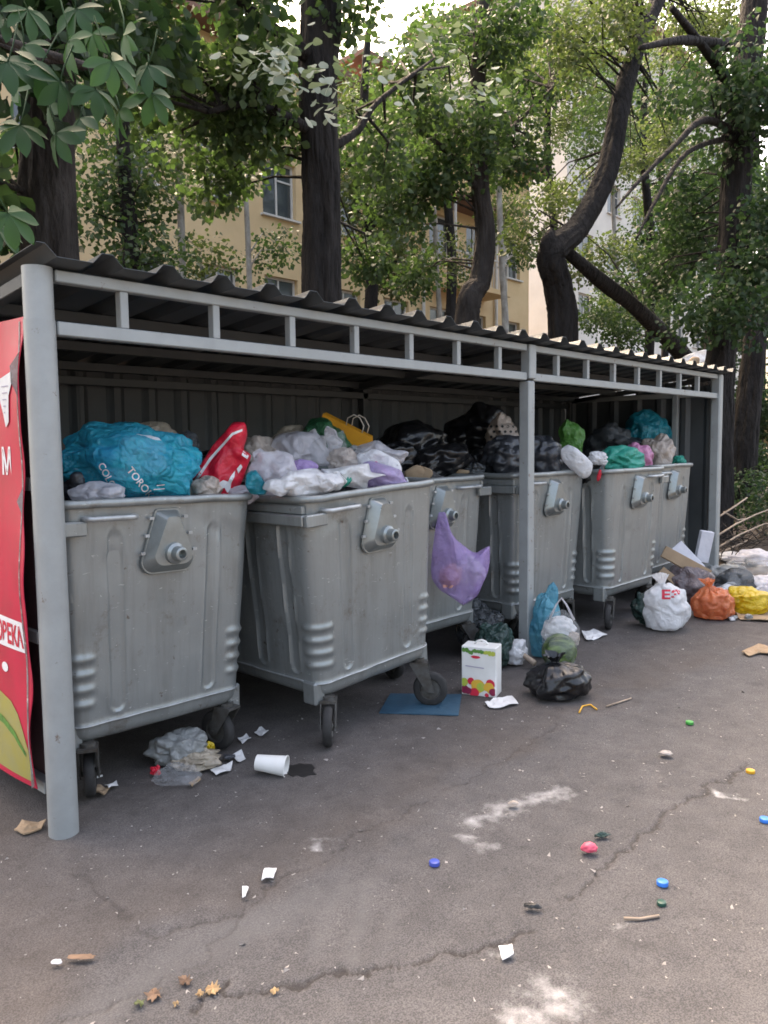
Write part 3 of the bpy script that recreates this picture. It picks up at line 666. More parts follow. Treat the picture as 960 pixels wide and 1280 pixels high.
# dusty bough of the linden: single pale leaves
def round_leaf(seed):
    rs = random.Random(seed); pts = [(0, 0, 0)]
    n = 12; v = [(0, .5, 0)]
    for k in range(n):
        a = 2*math.pi*k/n; r = .5*(1+.12*math.cos(a*3+rs.random())+.08*rs.uniform(-1, 1)); x = math.sin(a)*r*.9; y = .5-math.cos(a)*r
        v.append((x, y, .16*abs(x)-.10*y*y))
    f = [(0, 1+k, 1+(k+1) % n) for k in range(n)]
    return v, f
lp = []
for s in range(3):
    v, f = round_leaf(s); lp.append(mesh_obj('leaf', np.array(v)*.078, f, M['leaf_dust'], T2, True))
rs = random.Random(9); i = 0
for (cx, cy, wx, wy, n, D) in ((340, 75, 55, 26, 70, 5.2), (395, 105, 40, 26, 45, 5.4), (420, 135, 30, 15, 18, 5.6), (515, 60, 70, 35, 55, 6.6), (600, 110, 55, 30, 40, 6.8), (540, 105, 60, 20, 35, 6.4)):
    for k in range(n):
        o = lp[i] if i < 3 else lp[i % 3].copy()
        if i >= 3: link(o, T2)
        o.location = tuple(atD(rs.gauss(cx, wx*.6), rs.gauss(cy, wy*.6), D+rs.uniform(-.4, .4)) - np.array(T2.location))
        o.rotation_euler = (R(rs.uniform(-60, 10)), R(rs.uniform(-30, 30)), CAM_RZ+math.pi+R(rs.uniform(-80, 80))); s = rs.uniform(.7, 1.25); o.scale = (s, s, s); i += 1
# low scrub past the end of the shelter
for k, (px, py, Y, n, mt, lbl) in enumerate(((935, 560, 2.0, 9, 'leaf_dark', 'dark scrub bush at the foot of the massive poplar'), (955, 600, .9, 7, 'leaf_dark', 'low ragged bush behind the dry twigs'))):
    c = atY(px, py, Y); base = np.array([c[0], c[1], 0]); root = empty('bush', base); tag(root, lbl, 'bush')
    rs_ = np.random.RandomState(200+k); cen = base+np.column_stack([rs_.normal(size=n)*.7, rs_.normal(size=n)*.5, .15+.7*rs_.rand(n)])
    V, Fc, ti = leaf_cloud(cen, 130, (.4, .4, .3), .07, 200+k); stuff(np_mesh('foliage', V-base, Fc, M[mt], root, False, dict(tint=ti)))
    st = MB()
    for q in cen: st.tube([(0, 0, 0), tuple((q-base)*.5+np.array([0, 0, .1])), tuple(q-base)], [.018, .012, .005], 5)
    stuff(st.build('stems', M['twig'], root))

# ------------------------------------------------------------------ waste shelter
SL, SD, SH, XM = 6.93, 1.72, 2.162, 3.349
shelter = empty('waste_shelter', (0, 0, 0)); tag(shelter, 'long grey metal shelter with corrugated lean-to roof over the waste bins', 'shelter')
def sheet(name, mat, parent, org, u, v, n, nP, pitch, length, h=.04, over=.03, start=0., seed=0):
    """one trapezoidal profile sheet: profile runs along u, height along n, length along v"""
    org, u, v, n = (np.array(q, float) for q in (org, u, v, n)); prof = []
    for k in range(nP):
        b = k*pitch
        prof += [(b, h), (b+.03, h), (b+.055, h*.35), (b+.07, 0), (b+pitch*.55, 0), (b+pitch-.055, 0), (b+pitch-.04, h*.35), (b+pitch-.015, h)]
    prof += [(nP*pitch, h), (nP*pitch+over, h)]
    nv = 6; rs = np.random.RandomState(seed); V = []; Fc = []; m_ = len(prof)
    for th in (0, -.0022):
        for j in range(nv+1):
            for i, (a, hh) in enumerate(prof):
                w = .004*math.sin(j*1.3+i*.5+seed) if 0 < hh < h else 0
                V.append(org+u*a+v*(length*j/nv)+n*(hh+th+w*.6))
    o = (nv+1)*m_
    for j in range(nv):
        for i in range(m_-1):
            a = j*m_+i; Fc.append((a, a+1, a+m_+1, a+m_)); Fc.append((o+a, o+a+m_, o+a+m_+1, o+a+1))
    for i in range(m_-1):
        Fc.append((i, o+i, o+i+1, i+1)); a = nv*m_+i; Fc.append((a, a+1, o+a+1, o+a))
    for j in range(nv):
        a = j*m_; Fc.append((a, a+m_, o+a+m_, o+a)); a += m_-1; Fc.append((a, o+a, o+a+m_, a+m_))
    return mesh_obj(name, V, Fc, mat, parent, False)
PIT = .2625
rv = np.array([0, 1.98, -.20]); rl = float(np.linalg.norm(rv)); rv = rv/rl; rn = np.array([0, .2/rl, 1.98/rl])
x = -.055; k = 0
while x < SL+.02:
    nP = min(4, int(round((SL+.06-x)/PIT)))
    if nP < 1: break
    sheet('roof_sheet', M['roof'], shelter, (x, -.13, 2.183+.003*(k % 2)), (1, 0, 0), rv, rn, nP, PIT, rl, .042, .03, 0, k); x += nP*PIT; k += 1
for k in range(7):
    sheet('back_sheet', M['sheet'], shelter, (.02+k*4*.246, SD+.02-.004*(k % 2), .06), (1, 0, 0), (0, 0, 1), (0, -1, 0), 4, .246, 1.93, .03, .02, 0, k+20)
for k in range(2):
    sheet('side_sheet', M['sheet'], shelter, (SL+.035, .07+k*.8-.001, .06), (0, 1, 0), (0, 0, 1), (-1, 0, 0), 3, .264, 2.0-.06*k, .03, .01, 0, k+30)
    sheet('side_sheet', M['maroon'], shelter, (.012, .07+k*.8-.001, .12), (0, 1, 0), (0, 0, 1), (-1, 0, 0), 3, .264, 1.78, .018, .01, 0, k+40)
p = MB().tube([(0, 0, -.03), (0, 0, 1.97)], .056, 28).build('post', M['post'], shelter); auto_smooth(p)
p = MB().tube([(0, 0, 1.9703), (0, 0, SH)], .0535, 28).build('post', M['post'], shelter); auto_smooth(p)
MB().box((XM, 0, (1.915)/2-.015), (.078, .078, 1.945), None, .006).build('post', M['post'], shelter)
MB().box((XM+.012, -.004, 2.045), (.085, .075, .23), None, .006).build('post', M['post'], shelter)
MB().box((SL, 0, SH/2-.01), (.095, .095, SH+.02), None, .012).build('post', M['post'], shelter)
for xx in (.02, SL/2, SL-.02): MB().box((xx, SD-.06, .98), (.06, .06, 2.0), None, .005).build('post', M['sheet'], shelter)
MB().box((SL-.005, .42, 1.02), (.06, .06, 2.05), None, .005).build('post', M['post'], shelter)
for a, b in ((.058, XM-.04), (XM+.04, SL-.05)):
    MB().box(((a+b)/2, 0, 1.945), (b-a, .05, .052), None, .004).build('beam', M['post'], shelter)
    MB().box(((a+b)/2, 0, 2.138), (b-a, .05, .044), None, .004).build('beam', M['post'], shelter)
for i in range(7):
    for x0 in (.338, XM+.387):
        MB().box((x0+.443*i, 0, 2.0435), (.036, .04, .144), None, .003).build('strut', M['post'], shelter)
for Yp in (.55, 1.1, 1.6):
    z = 2.183-.2*(Yp+.13)/1.98-.028
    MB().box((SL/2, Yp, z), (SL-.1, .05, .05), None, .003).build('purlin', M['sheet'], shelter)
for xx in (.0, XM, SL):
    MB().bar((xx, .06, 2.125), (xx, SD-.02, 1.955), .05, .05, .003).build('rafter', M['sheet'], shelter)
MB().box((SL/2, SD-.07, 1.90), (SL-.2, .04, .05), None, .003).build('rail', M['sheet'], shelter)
for z, mt in ((1.945, 'post'), (1.36, 'trim'), (.76, 'trim'), (.155, 'post')):
    MB().box((-.012 if mt == 'trim' else 0, SD/2+.02, z), (.02 if mt == 'trim' else .05, SD-.16, .05), None, .003).build('rail', M[mt if mt == 'post' else 'post'], shelter)
MB().box((SL, SD/2, 1.97), (.05, SD-.16, .05), None, .003).build('rail', M['post'], shelter)

# ------------------------------------------------------------------ lettering
def text_mesh(body, size, align='LEFT', bold=0.):
    cu = bpy.data.curves.new('lettering', 'FONT'); cu.body = body; cu.size = size; cu.align_x = align; cu.offset = bold; cu.resolution_u = 4
    o = bpy.data.objects.new('lettering', cu); COL.objects.link(o); bpy.context.view_layer.update()
    me = bpy.data.meshes.new_from_object(o.evaluated_get(bpy.context.evaluated_depsgraph_get()))
    v = [tuple(q.co) for q in me.vertices]; f = [tuple(p.vertices) for p in me.polygons]
    bpy.data.objects.remove(o); bpy.data.curves.remove(cu); bpy.data.meshes.remove(me)
    return np.array(v), f
def subdiv(v, f, ml):
    bm = bmesh.new(); bv = [bm.verts.new(q) for q in v]
    for q in f:
        try: bm.faces.new([bv[i] for i in q])
        except ValueError: pass
    for _ in range(5):
        e = [e for e in bm.edges if e.calc_length() > ml]
        if not e: break
        bmesh.ops.subdivide_edges(bm, edges=e, cuts=1); bmesh.ops.triangulate(bm, faces=bm.faces[:])
    bm.verts.index_update(); vv = np.array([q.co[:] for q in bm.verts]); ff = [tuple(x.index for x in p.verts) for p in bm.faces]; bm.free()
    return vv, ff
def bvh_world(o):
    bpy.context.view_layer.update(); mw = o.matrix_world
    return BVHTree.FromPolygons([mw @ v.co for v in o.data.vertices], [tuple(p.vertices) for p in o.data.polygons])
def print_on(o, v2, f, org, ux, uy, mat, name='print', off=.003, ml=.02):
    """lay a flat shape (x,y) on the surface of o as seen along the direction of sight at org"""
    v, f = subdiv(np.array(v2, float), f, ml); bv = bvh_world(o); org = np.array(org); ux = np.array(ux); uy = np.array(uy)
    out = []; inv = o.matrix_world.inverted()
    for q in v:
        P = org+ux*q[0]+uy*q[1]; d = Vector(P-CP).normalized(); h = bv.ray_cast(Vector(CP), d)
        Q = Vector(P) if h[0] is None else h[0]-d*off
        out.append(inv @ Q)
    return mesh_obj(name, out, f, mat, o, False)
def poly_shape(pts): return np.array([(x, y, 0) for x, y in pts]), [tuple(range(len(pts)))]
def ellipse(cx, cy, rx, ry, n=18, jit=0, rs=None):
    return [(cx+rx*math.cos(2*math.pi*k/n)*(1+(rs.uniform(-jit, jit) if rs else 0)), cy+ry*math.sin(2*math.pi*k/n)*(1+(rs.uniform(-jit, jit) if rs else 0))) for k in range(n)]

# ------------------------------------------------------------------ banner on the end of the shelter
def banner():
    ny, nz = 40, 60; Y0, Y1, Z0, Z1 = .055, 1.6, .175, 1.985; V = []; Fc = []
    def surf(t, s):
        z = Z0+(Z1-Z0)*s; edge = .012*math.sin(9*s+1)+.01*math.sin(23*s)+.006*math.sin(41*s+2)
        y = Y0+edge*(1-t)+(Y1-Y0)*t
        x = -.062-.012*math.sin(5*s+3*t)-.010*math.sin(17*s)*max(0, 1-t*6)-.008*math.sin(11*t+4*s)
        return (x, y, z-.02*(1-t)*(1-s)*0)
    for i in range(ny+1):
        t = (i/ny)**1.5
        for j in range(nz+1): V.append(surf(t, j/nz))
    n0 = len(V); V += [(x-.003, y, z) for x, y, z in V]
    for i in range(ny):
        for j in range(nz):
            a = i*(nz+1)+j; Fc += [(a, a+1, a+nz+2, a+nz+1), (n0+a, n0+a+nz+1, n0+a+nz+2, n0+a+1)]
    for j in range(nz): Fc.append((j, n0+j, n0+j+1, j+1))
    b = mesh_obj('banner', V, Fc, M['banner_red'], None, True)
    tag(b, 'torn red printed banner tied to the end of the shelter', 'banner')
    bv = bvh_world(b)
    def lay(v, f, mat, name, off):
        v, f = subdiv(np.array(v), f, .03); o = []
        for q in v:
            h = bv.ray_cast(Vector((-1, -q[0], q[1])), Vector((1, 0, 0)))
            o.append((h[0].x-off, -q[0], q[1]) if h[0] is not None else (-.085-off, -q[0], q[1]))
        return mesh_obj(name, o, f, mat, b, False)
    def rect(y0, y1, z0, z1): return poly_shape([(-y1, z0), (-y0, z0), (-y0, z1), (-y1, z1)])
    lay(*rect(.07, .082, .185, 1.97), M['f_grey'], 'hem', .002)
    lay(*rect(.085, 1.55, .715, .835), M['print_white'], 'white_band', .002)
    v, f = text_mesh('ЧЕЛОВЕКА', .125, 'RIGHT', .004); v[:, 1] *= .86; v[:, 0] *= .6; lay(v+np.array([-.09, .735, 0]), f, M['print_red'], 'lettering', .004)
    v, f = text_mesh('М', .14, 'RIGHT', .004); v[:, 0] *= .8; lay(v+np.array([-.18, 1.40, 0]), f, M['print_white'], 'lettering', .002)
    rs = random.Random(3)
    lay(*poly_shape([(-.55, .2), (-.085, .2), (-.085, .33), (-.12, .40), (-.16, .46), (-.22, .50), (-.55, .56)]), M['print_yellow'], 'fruit_print', .002)
    lay(*poly_shape([(-.5, .405), (-.3, .39), (-.2, .36), (-.11, .30), (-.105, .315), (-.19, .385), (-.3, .42), (-.5, .44)]), M['print_green'], 'fruit_rim_print', .004)
    lay(*poly_shape(ellipse(-.27, .63, .03, .02)), M['print_white'], 'small_print', .003)
    nt = MB()
    n = lay(*poly_shape([(-.30, 1.76), (-.135, 1.79), (-.135, 1.74), (-.165, 1.70), (-.175, 1.60), (-.21, 1.58), (-.23, 1.63)]), M['paper'], 'notice', .005)
    b2 = bvh_world(n)
    for k in range(5): lay(*rect(.165+.01*k, .235-.004*k, 1.735-.025*k, 1.739-.025*k), M['print_grey'], 'notice_line', .007)
    lay(*rect(.07, .095, 1.72, 1.75), M['f_clear'], 'tape', .004)
banner()

# ------------------------------------------------------------------ bins
BW, BL, ZT, ZB = .955, 1.22, 1.272, .245
def smooth(a, b, x): t = np.clip((x-a)/(b-a), 0, 1); return t*t*(3-2*t)
def bin_body(seed, tilt):
    rc = .07; per = []            # (side, t, nx, ny): t in [-1,1] along the flat, arcs carry normals
    nf, ns, na = 110, 90, 7
    def flat(side, n): return [(side, -1+2*i/n, None) for i in range(n+1)]
    per = []
    for side, n in ((0, nf), (1, ns), (2, nf), (3, ns)):
        per += flat(side, n); per += [(side+10, i/na, None) for i in range(1, na)]
    zs = np.concatenate([[ZB, ZB+.004, ZB+.013, ZB+.028, ZB+.05, ZB+.068, ZB+.076, ZB+.083, ZB+.092], np.linspace(ZB+.105, ZB+.42, 34), np.linspace(ZB+.44, ZT-.01, 40)])
    rows = []
    for z in zs:
        s = (z-ZB)/(ZT-ZB); a = BW/2*(.885+.115*s); b0 = .055*(1-s); b1 = BL-.03*(1-s)
        lo = max(0, 1-(z-ZB)/.05); ins = .05*(1-math.sqrt(max(0, 1-lo*lo)))
        a -= ins; b0 += ins; b1 -= ins; yc = (b0+b1)/2; hb = (b1-b0)/2; row = []
        for side, t, _ in per:
            if side < 10:
                if side == 0: p = (t*(a-rc), -hb); n = (0, -1)
                elif side == 1: p = (a, t*(hb-rc)); n = (1, 0)
                elif side == 2: p = (-t*(a-rc), hb); n = (0, 1)
                else: p = (-a, -t*(hb-rc)); n = (-1, 0)
            else:
                an = {10: -90, 11: 0, 12: 90, 13: 180}[side]+90*t; n = (math.cos(R(an)), math.sin(R(an)))
                cx = (a-rc)*(1 if side in (10, 11) else -1); cy = (hb-rc)*(1 if side in (11, 12) else -1); p = (cx+rc*n[0], cy+rc*n[1])
            row.append((p[0], p[1]+yc, z, n[0], n[1], side))
        rows.append(row)
    A = np.array(rows).reshape(-1, 6); P = A[:, :3].copy(); nx, ny = A[:, 3], A[:, 4]; zz = P[:, 2]
    d = np.zeros(len(P))
    zc = (zz-ZB)
    isf = np.abs(ny) > .99; iss = np.abs(nx) > .99
    def capsule(u, uc, w, z0, z1):
        dz = np.maximum(np.maximum(z0-zc, zc-z1), 0); return np.sqrt((u-uc)**2+dz**2)-w
    for uc in (-.25, .25):
        sd_ = capsule(P[:, 0], uc*(.9+.1*zc), .032, .15, .87); d += np.where(isf, -.006*smooth(.002, -.008, sd_)+.004*np.exp(-((sd_-.006)/.005)**2), 0)
    for yc_ in (.22, .48, .74, 1.0):
        sd_ = capsule(P[:, 1], yc_, .034, .15, .87); d += np.where(iss, -.008*smooth(.002, -.008, sd_)+.005*np.exp(-((sd_-.006)/.005)**2), 0)
    # pressed horizontal bulges on the lower corners
    cd_ = np.minimum(np.abs(np.abs(P[:, 0])-(BW/2*.9)), np.minimum(P[:, 1]-.03, BL-.02-P[:, 1]))
    near = smooth(.115, .075, np.abs(np.abs(P[:, 0])-BW/2*.9))*smooth(.115, .075, np.minimum(np.abs(P[:, 1]-.04), np.abs(P[:, 1]-BL+.02)))
    for zk in (.175, .24, .305, .37): d += near*.011*np.exp(-((zc-zk)/.016)**2)
    d += .006*np.exp(-((zc-.083)/.006)**2) - .004*smooth(.083, .075, zc)   # seam above the rolled floor
    so = np.array([seed*7.3, seed*3.1, 0])
    d += .004*fbm(P*2.0+so, 2)*smooth(0, .1, zc) + .0008*fbm(P*9+so, 2)
    dd = fbm(P*3.1+so+50, 1); d -= .009*smooth(.45, .8, dd)
    P[:, 0] += nx*d; P[:, 1] += ny*d
    # inner face
    n = len(per); V = [tuple(q) for q in P]; Fc = []
    nr = len(zs)
    for j in range(nr-1):
        for i in range(n): i2 = (i+1) % n; Fc.append((j*n+i, j*n+i2, (j+1)*n+i2, (j+1)*n+i))
    Fc.append(tuple(range(n-1, -1, -1)))
    top = P[(nr-1)*n:]; tn = np.column_stack([nx[(nr-1)*n:], ny[(nr-1)*n:], np.zeros(n)])
    b = len(V); V += [tuple(q) for q in top-tn*.012]; V += [tuple(q) for q in top-tn*.03-np.array([0, 0, .4])]
    for i in range(n):
        i2 = (i+1) % n; Fc.append(((nr-1)*n+i, (nr-1)*n+i2, b+i2, b+i)); Fc.append((b+i, b+i2, b+n+i2, b+n+i))
    sj = 7; return V, Fc, top, tn, P[sj*n:(sj+1)*n]
def make_bin(X, Y, yaw, tilt, hs, label, seed, casters):
    root = empty('waste_bin', (X, Y, 0), R(yaw)); tag(root, label, 'waste bin', 'steel bins lined up in the shelter')
    T = Matrix.Translation((0, 0, ZB)) @ Matrix.Rotation(-R(tilt), 4, 'Y') @ Matrix.Translation((0, 0, -ZB))
    def put(o): o.matrix_local = T; return o
    V, Fc, top, tn, seam = bin_body(seed, tilt)
    body = put(mesh_obj('body', V, Fc, M['bin'], root, True)); body.data.set_sharp_from_angle(angle=R(50))
    n = len(top); prof = [(-.013, -.004), (-.013, .012), (.004, .02), (.02, .016), (.024, .0), (.018, -.016), (.001, -.014)]
    RV = []; RF = []
    wob = .004*fbm(top*5+seed, 2)
    for k, (o_, z_) in enumerate(prof): RV += [tuple(q) for q in top+tn*o_+np.column_stack([np.zeros(n), np.zeros(n), z_+wob])]
    mm = len(prof)
    for k in range(mm):
        k2 = (k+1) % mm
        for i in range(n): i2 = (i+1) % n; RF.append((k*n+i, k*n+i2, k2*n+i2, k2*n+i))
    put(mesh_obj('rim', RV, RF, M['bin'], root, True))
    SV = []; SF = []; sp = [(-.004, -.004), (.003, -.003), (.004, .001), (-.003, .005)]
    for o_, z_ in sp: SV += [tuple(q) for q in seam+tn*o_+np.column_stack([np.zeros(n), np.zeros(n), z_+.003*pn(seam*7+seed)])]
    for k in range(4):
        for i in range(n): i2 = (i+1) % n; k2 = (k+1) % 4; SF.append((k*n+i, k*n+i2, k2*n+i2, k2*n+i))
    put(mesh_obj('seam', SV, SF, M['bright'], root, True))
    for s in (hs,):
        mb = MB().box((s*(BW/2+.012), BL/2, 1.165), (.05, BL-.02, .055), None, .006); mb.box((s*(BW/2+.006), BL/2, 1.215), (.022, BL-.06, .04), None, .004)
        put(mb.build('side_rail', M['bin'], root))
        put(MB().box((s*(BW/2-.03), -.014, 1.165), (.135, .03, .06), None, .006).build('rail_end', M['bin'], root))
    # trunnion plate
    def outline(t0, t1, z0, z1, r, y):
        pts = []
        for (cx, cz, a0, a1, rr) in ((-t1+r, z0+r, 180, 270, r), (t1-r, z0+r, 270, 360, r), (t0-.02, z1-.02, 0, 90, .02), (-t0+.02, z1-.02, 90, 180, .02)):
            for i in range(6): a = R(a0+(a1-a0)*i/5); pts.append((cx+rr*math.cos(a), y, cz+rr*math.sin(a)))
        return pts
    yb = .003
    mb = MB(); f0 = outline(.066, .135, .943, 1.23, .058, yb-.002); f1 = outline(.064, .132, .946, 1.228, .056, yb-.008); mb.loft(f0, f1, True, True)
    A = outline(.06, .127, .951, 1.222, .055, yb-.008); B = outline(.034, .094, .985, 1.195, .045, yb-.058); mb.loft(A, B, False, True)
    tp = put(auto_smooth(mb.build('trunnion_plate', M['plate'], root), 30))
    for s in (-1, 1):
        for q in range(3): MB().box((s*(.085+.022*q), yb-.016, 1.19-.075*q), (.02, .012, .012)).build('weld', M['bright'], tp)
    pin = MB(); pin.lathe([(.05, -.045), (.046, -.07), (.033, -.078), (.030, -.115), (.026, -.118), (.019, -.118), (.019, -.08), (0.0, -.08)], 20, 'Y', (0, 0, 1.035))
    auto_smooth(pin.build('trunnion_pin', M['plate'], tp), 40)
    h = MB(); x0, x1 = hs*.385, hs*.165
    h.tube([(x0, .01, 1.205), (x0, -.03, 1.205), (x0-hs*.02, -.042, 1.203), (x1+hs*.02, -.042, 1.203), (x1, -.03, 1.203), (x1, .01, 1.203)], .0115, 8)
    put(auto_smooth(h.build('handle', M['bright'], root), 60))
    heap = []; hf = []; g = 26
    for i in range(g+1):
        for j in range(g+1):
            xx = (-.5+i/g)*(BW-.06); yy = .03+(BL-.06)*j/g; heap.append((xx, yy, 1.16))
    hp = np.array(heap); ed = np.minimum(np.minimum(hp[:, 0]+BW/2-.03, BW/2-.03-hp[:, 0]), np.minimum(hp[:, 1]-.03, BL-.03-hp[:, 1]))
    hp[:, 2] += .12*smooth(0, .25, ed)+.07*ridge(hp*4+seed*9, 3)*smooth(0, .1, ed)
    for i in range(g):
        for j in range(g): a = i*(g+1)+j; hf.append((a, a+g+1, a+g+2, a+1))
    stuff(put(mesh_obj('rubbish_fill', hp, hf, M['rubbish'], root, True)))
    for (cx, cy), ang in zip(((-.36, .065), (.36, .08), (-.365, BL-.16), (.365, BL-.16)), casters):
        zt = (T @ Vector((cx, cy, ZB))).z+.012; a = R(ang)-R(yaw)
        c = empty('caster', (cx, cy, 0), a, root)
        ox = .065; r = .1
        fk = MB()
        for s in (-1, 1):
            fk.add([(ox-.02, s*.034, .085), (ox+.025, s*.034, .085), (.05, s*.034, zt-.03), (-.05, s*.034, zt-.03), (ox-.02, s*.040, .085), (ox+.025, s*.040, .085), (.05, s*.040, zt-.03), (-.05, s*.040, zt-.03)],
                   [(0, 1, 2, 3), (4, 7, 6, 5), (0, 4, 5, 1), (1, 5, 6, 2), (2, 6, 7, 3), (3, 7, 4, 0)])
        fk.box((0, 0, zt-.024), (.10, .08, .012)); fk.lathe([(0, zt-.03), (.032, zt-.03), (.032, zt-.002), (0, zt-.002)], 14)
        fk.tube([(ox, -.044, r), (ox, .044, r)], .011, 10)
        auto_smooth(fk.build('fork', M['steel'], c), 35)
        w = MB(); w.lathe([(.06, -.022), (.088, -.023), (.098, -.015), (.1, 0), (.098, .015), (.088, .023), (.06, .022)], 30, 'Y', (ox, 0, r)); auto_smooth(w.build('tyre', M['rubber'], c), 50)
        w = MB(); w.lathe([(0, -.026), (.022, -.026), (.024, -.012), (.054, -.012), (.0605, -.021), (.0605, .021), (.054, .012), (.024, .012), (.022, .026), (0, .026)], 24, 'Y', (ox, 0, r)); auto_smooth(w.build('hub', M['steel'], c), 40)
    for cx in (-.405, .405):
        put(MB().box((cx, .125, ZB+.03), (.07, .10, .12), None, .01).build('foot_bracket', M['bin'], root))
    return root
BINS = [
 (.556, .10, -.7, -1.0, -1, 'grey steel bin next to the banner end, topped by blue and red bags', 1, (60, 100, 30, 80)),
 (1.700, -.17, -.7, 3.0, -1, 'leaning grey steel bin heaped with white bags, rolled forward onto blue mat', 2, (222, -55, 40, 70)),
 (2.700, .23, -1., .3, 1, 'grey steel bin with a purple bag hanging from its pin', 3, (80, -30, 60, 20)),
 (3.875, .09, -1., 0., -1, 'grey steel bin heaped with black bags behind the middle post', 4, (60, 20, 90, 40)),
 (4.880, -.12, -1., .2, 1, 'grey steel bin behind the white bag with red print', 5, (200, 60, 30, 10)),
 (6.03, .06, .5, 0., -1, 'grey steel bin at the far end under the teal bag', 6, (50, 20, 60, 30))]
BIN = [make_bin(*b) for b in BINS]

# ------------------------------------------------------------------ bags and litter
def grid_faces(nu, nv, wrap=True):
    f = []
    for j in range(nv):
        for i in range(nu):
            i2 = (i+1) % nu; f.append((j*nu+i, j*nu+i2, (j+1)*nu+i2, (j+1)*nu+i))
    return f
def bag_verts(kind, sx, sy, sz, seed, lump=.14, crum=.05, nu=72, nv=44, pleat=.16):
    """local bag of full size sx, sy, sz centred on the origin"""
    u = np.arange(nu)*2*math.pi/nu; v = np.linspace(0, 1, nv+1)
    if kind == 'blob':
        ph = v*math.pi; rr = np.sin(ph)**.8; zz = -np.cos(ph)
        neck = np.zeros(nv+1)
    else:
        kz = np.interp(v, [0, .06, .2, .42, .6, .72, .79, .83, .9, 1], [-1, -.97, -.78, -.25, .25, .52, .66, .70, .86, 1.0])
        kr = np.interp(v, [0, .06, .2, .42, .6, .72, .79, .83, .9, 1], [0.0, .45, .85, 1.0, .82, .42, .15, .11, .22, .34])
        kern = np.array([.25, .5, .25]); kr[1:-1] = np.convolve(kr, kern, 'valid'); rr, zz = kr, kz
        neck = smooth(.45, .8, v)
    U, Vv = np.meshgrid(u, v); RR = np.repeat(rr[:, None], nu, 1); ZZ = np.repeat(zz[:, None], nu, 1); NK = np.repeat(neck[:, None], nu, 1)
    cu, su = np.cos(U), np.sin(U)
    ph = np.stack([cu.ravel()*1.6, su.ravel()*1.6, ZZ.ravel()*.5], 1)
    pl = np.cos(11*U+(3*pn(ph+seed*3.3)).reshape(U.shape))*.5+pn(ph*2.2+seed).reshape(U.shape)
    RR = RR*(1+pleat*(NK+.12)*pl)
    P = np.stack([(RR*cu).ravel(), (RR*su).ravel(), ZZ.ravel()], 1)
    N_ = P/np.maximum(np.linalg.norm(P, axis=1)[:, None], 1e-6)
    d = lump*fbm(N_*1.5+seed*5.1, 2)*(1-NK.ravel()*.7) + crum*1.9*fold(P, seed, 16, .9, 7.) + crum*.4*ridge(P*7+seed, 2)
    P = P+N_*d[:, None]
    return P*np.array([sx, sy, sz])/2, grid_faces(nu, nv)
def settle(V, z0=.003, soft=.025):
    """let the underside spread on what it lies on"""
    z = V[:, 2]; lo = z < z0+soft; V = V.copy(); V[:, 2] = np.where(lo, z0+soft*np.exp((np.minimum(z-z0-soft, 0))/soft), z); return V
def bag(name, label, px, py, w, h, Y=None, mat='f_white', kind='blob', rot=(0, 0, 0), dr=.8, seed=1, cat='bag', group=None, base=False, lump=.16, crum=.065, nu=104, nv=64, clip=None):
    """w, h in photo pixels at the spot; Y = depth of the row it lies in, or base=True when (px, py) is its foot on the ground"""
    c = ground(px, py) if base else atY(px, py, Y)
    k = depth(c)/F_PX; sx, sz = w*k, h*k; sy = sx*dr
    if base: c = c + np.array([FW[0], FW[1], 0])*sy*.35
    V, Fc = bag_verts(kind, sx, sy, sz, seed, lump, crum, nu, nv)
    Mx = np.array(Euler([R(q) for q in rot]).to_matrix()); V = V @ Mx.T
    if base:
        V[:, 2] += sz/2*.93; V = settle(V); loc = np.array([c[0], c[1], 0])
    else: loc = c
    o = mesh_obj(name, V, Fc, M[mat], None, True, loc, (0, 0, CAM_RZ)); tag(o, label, cat, group); return o
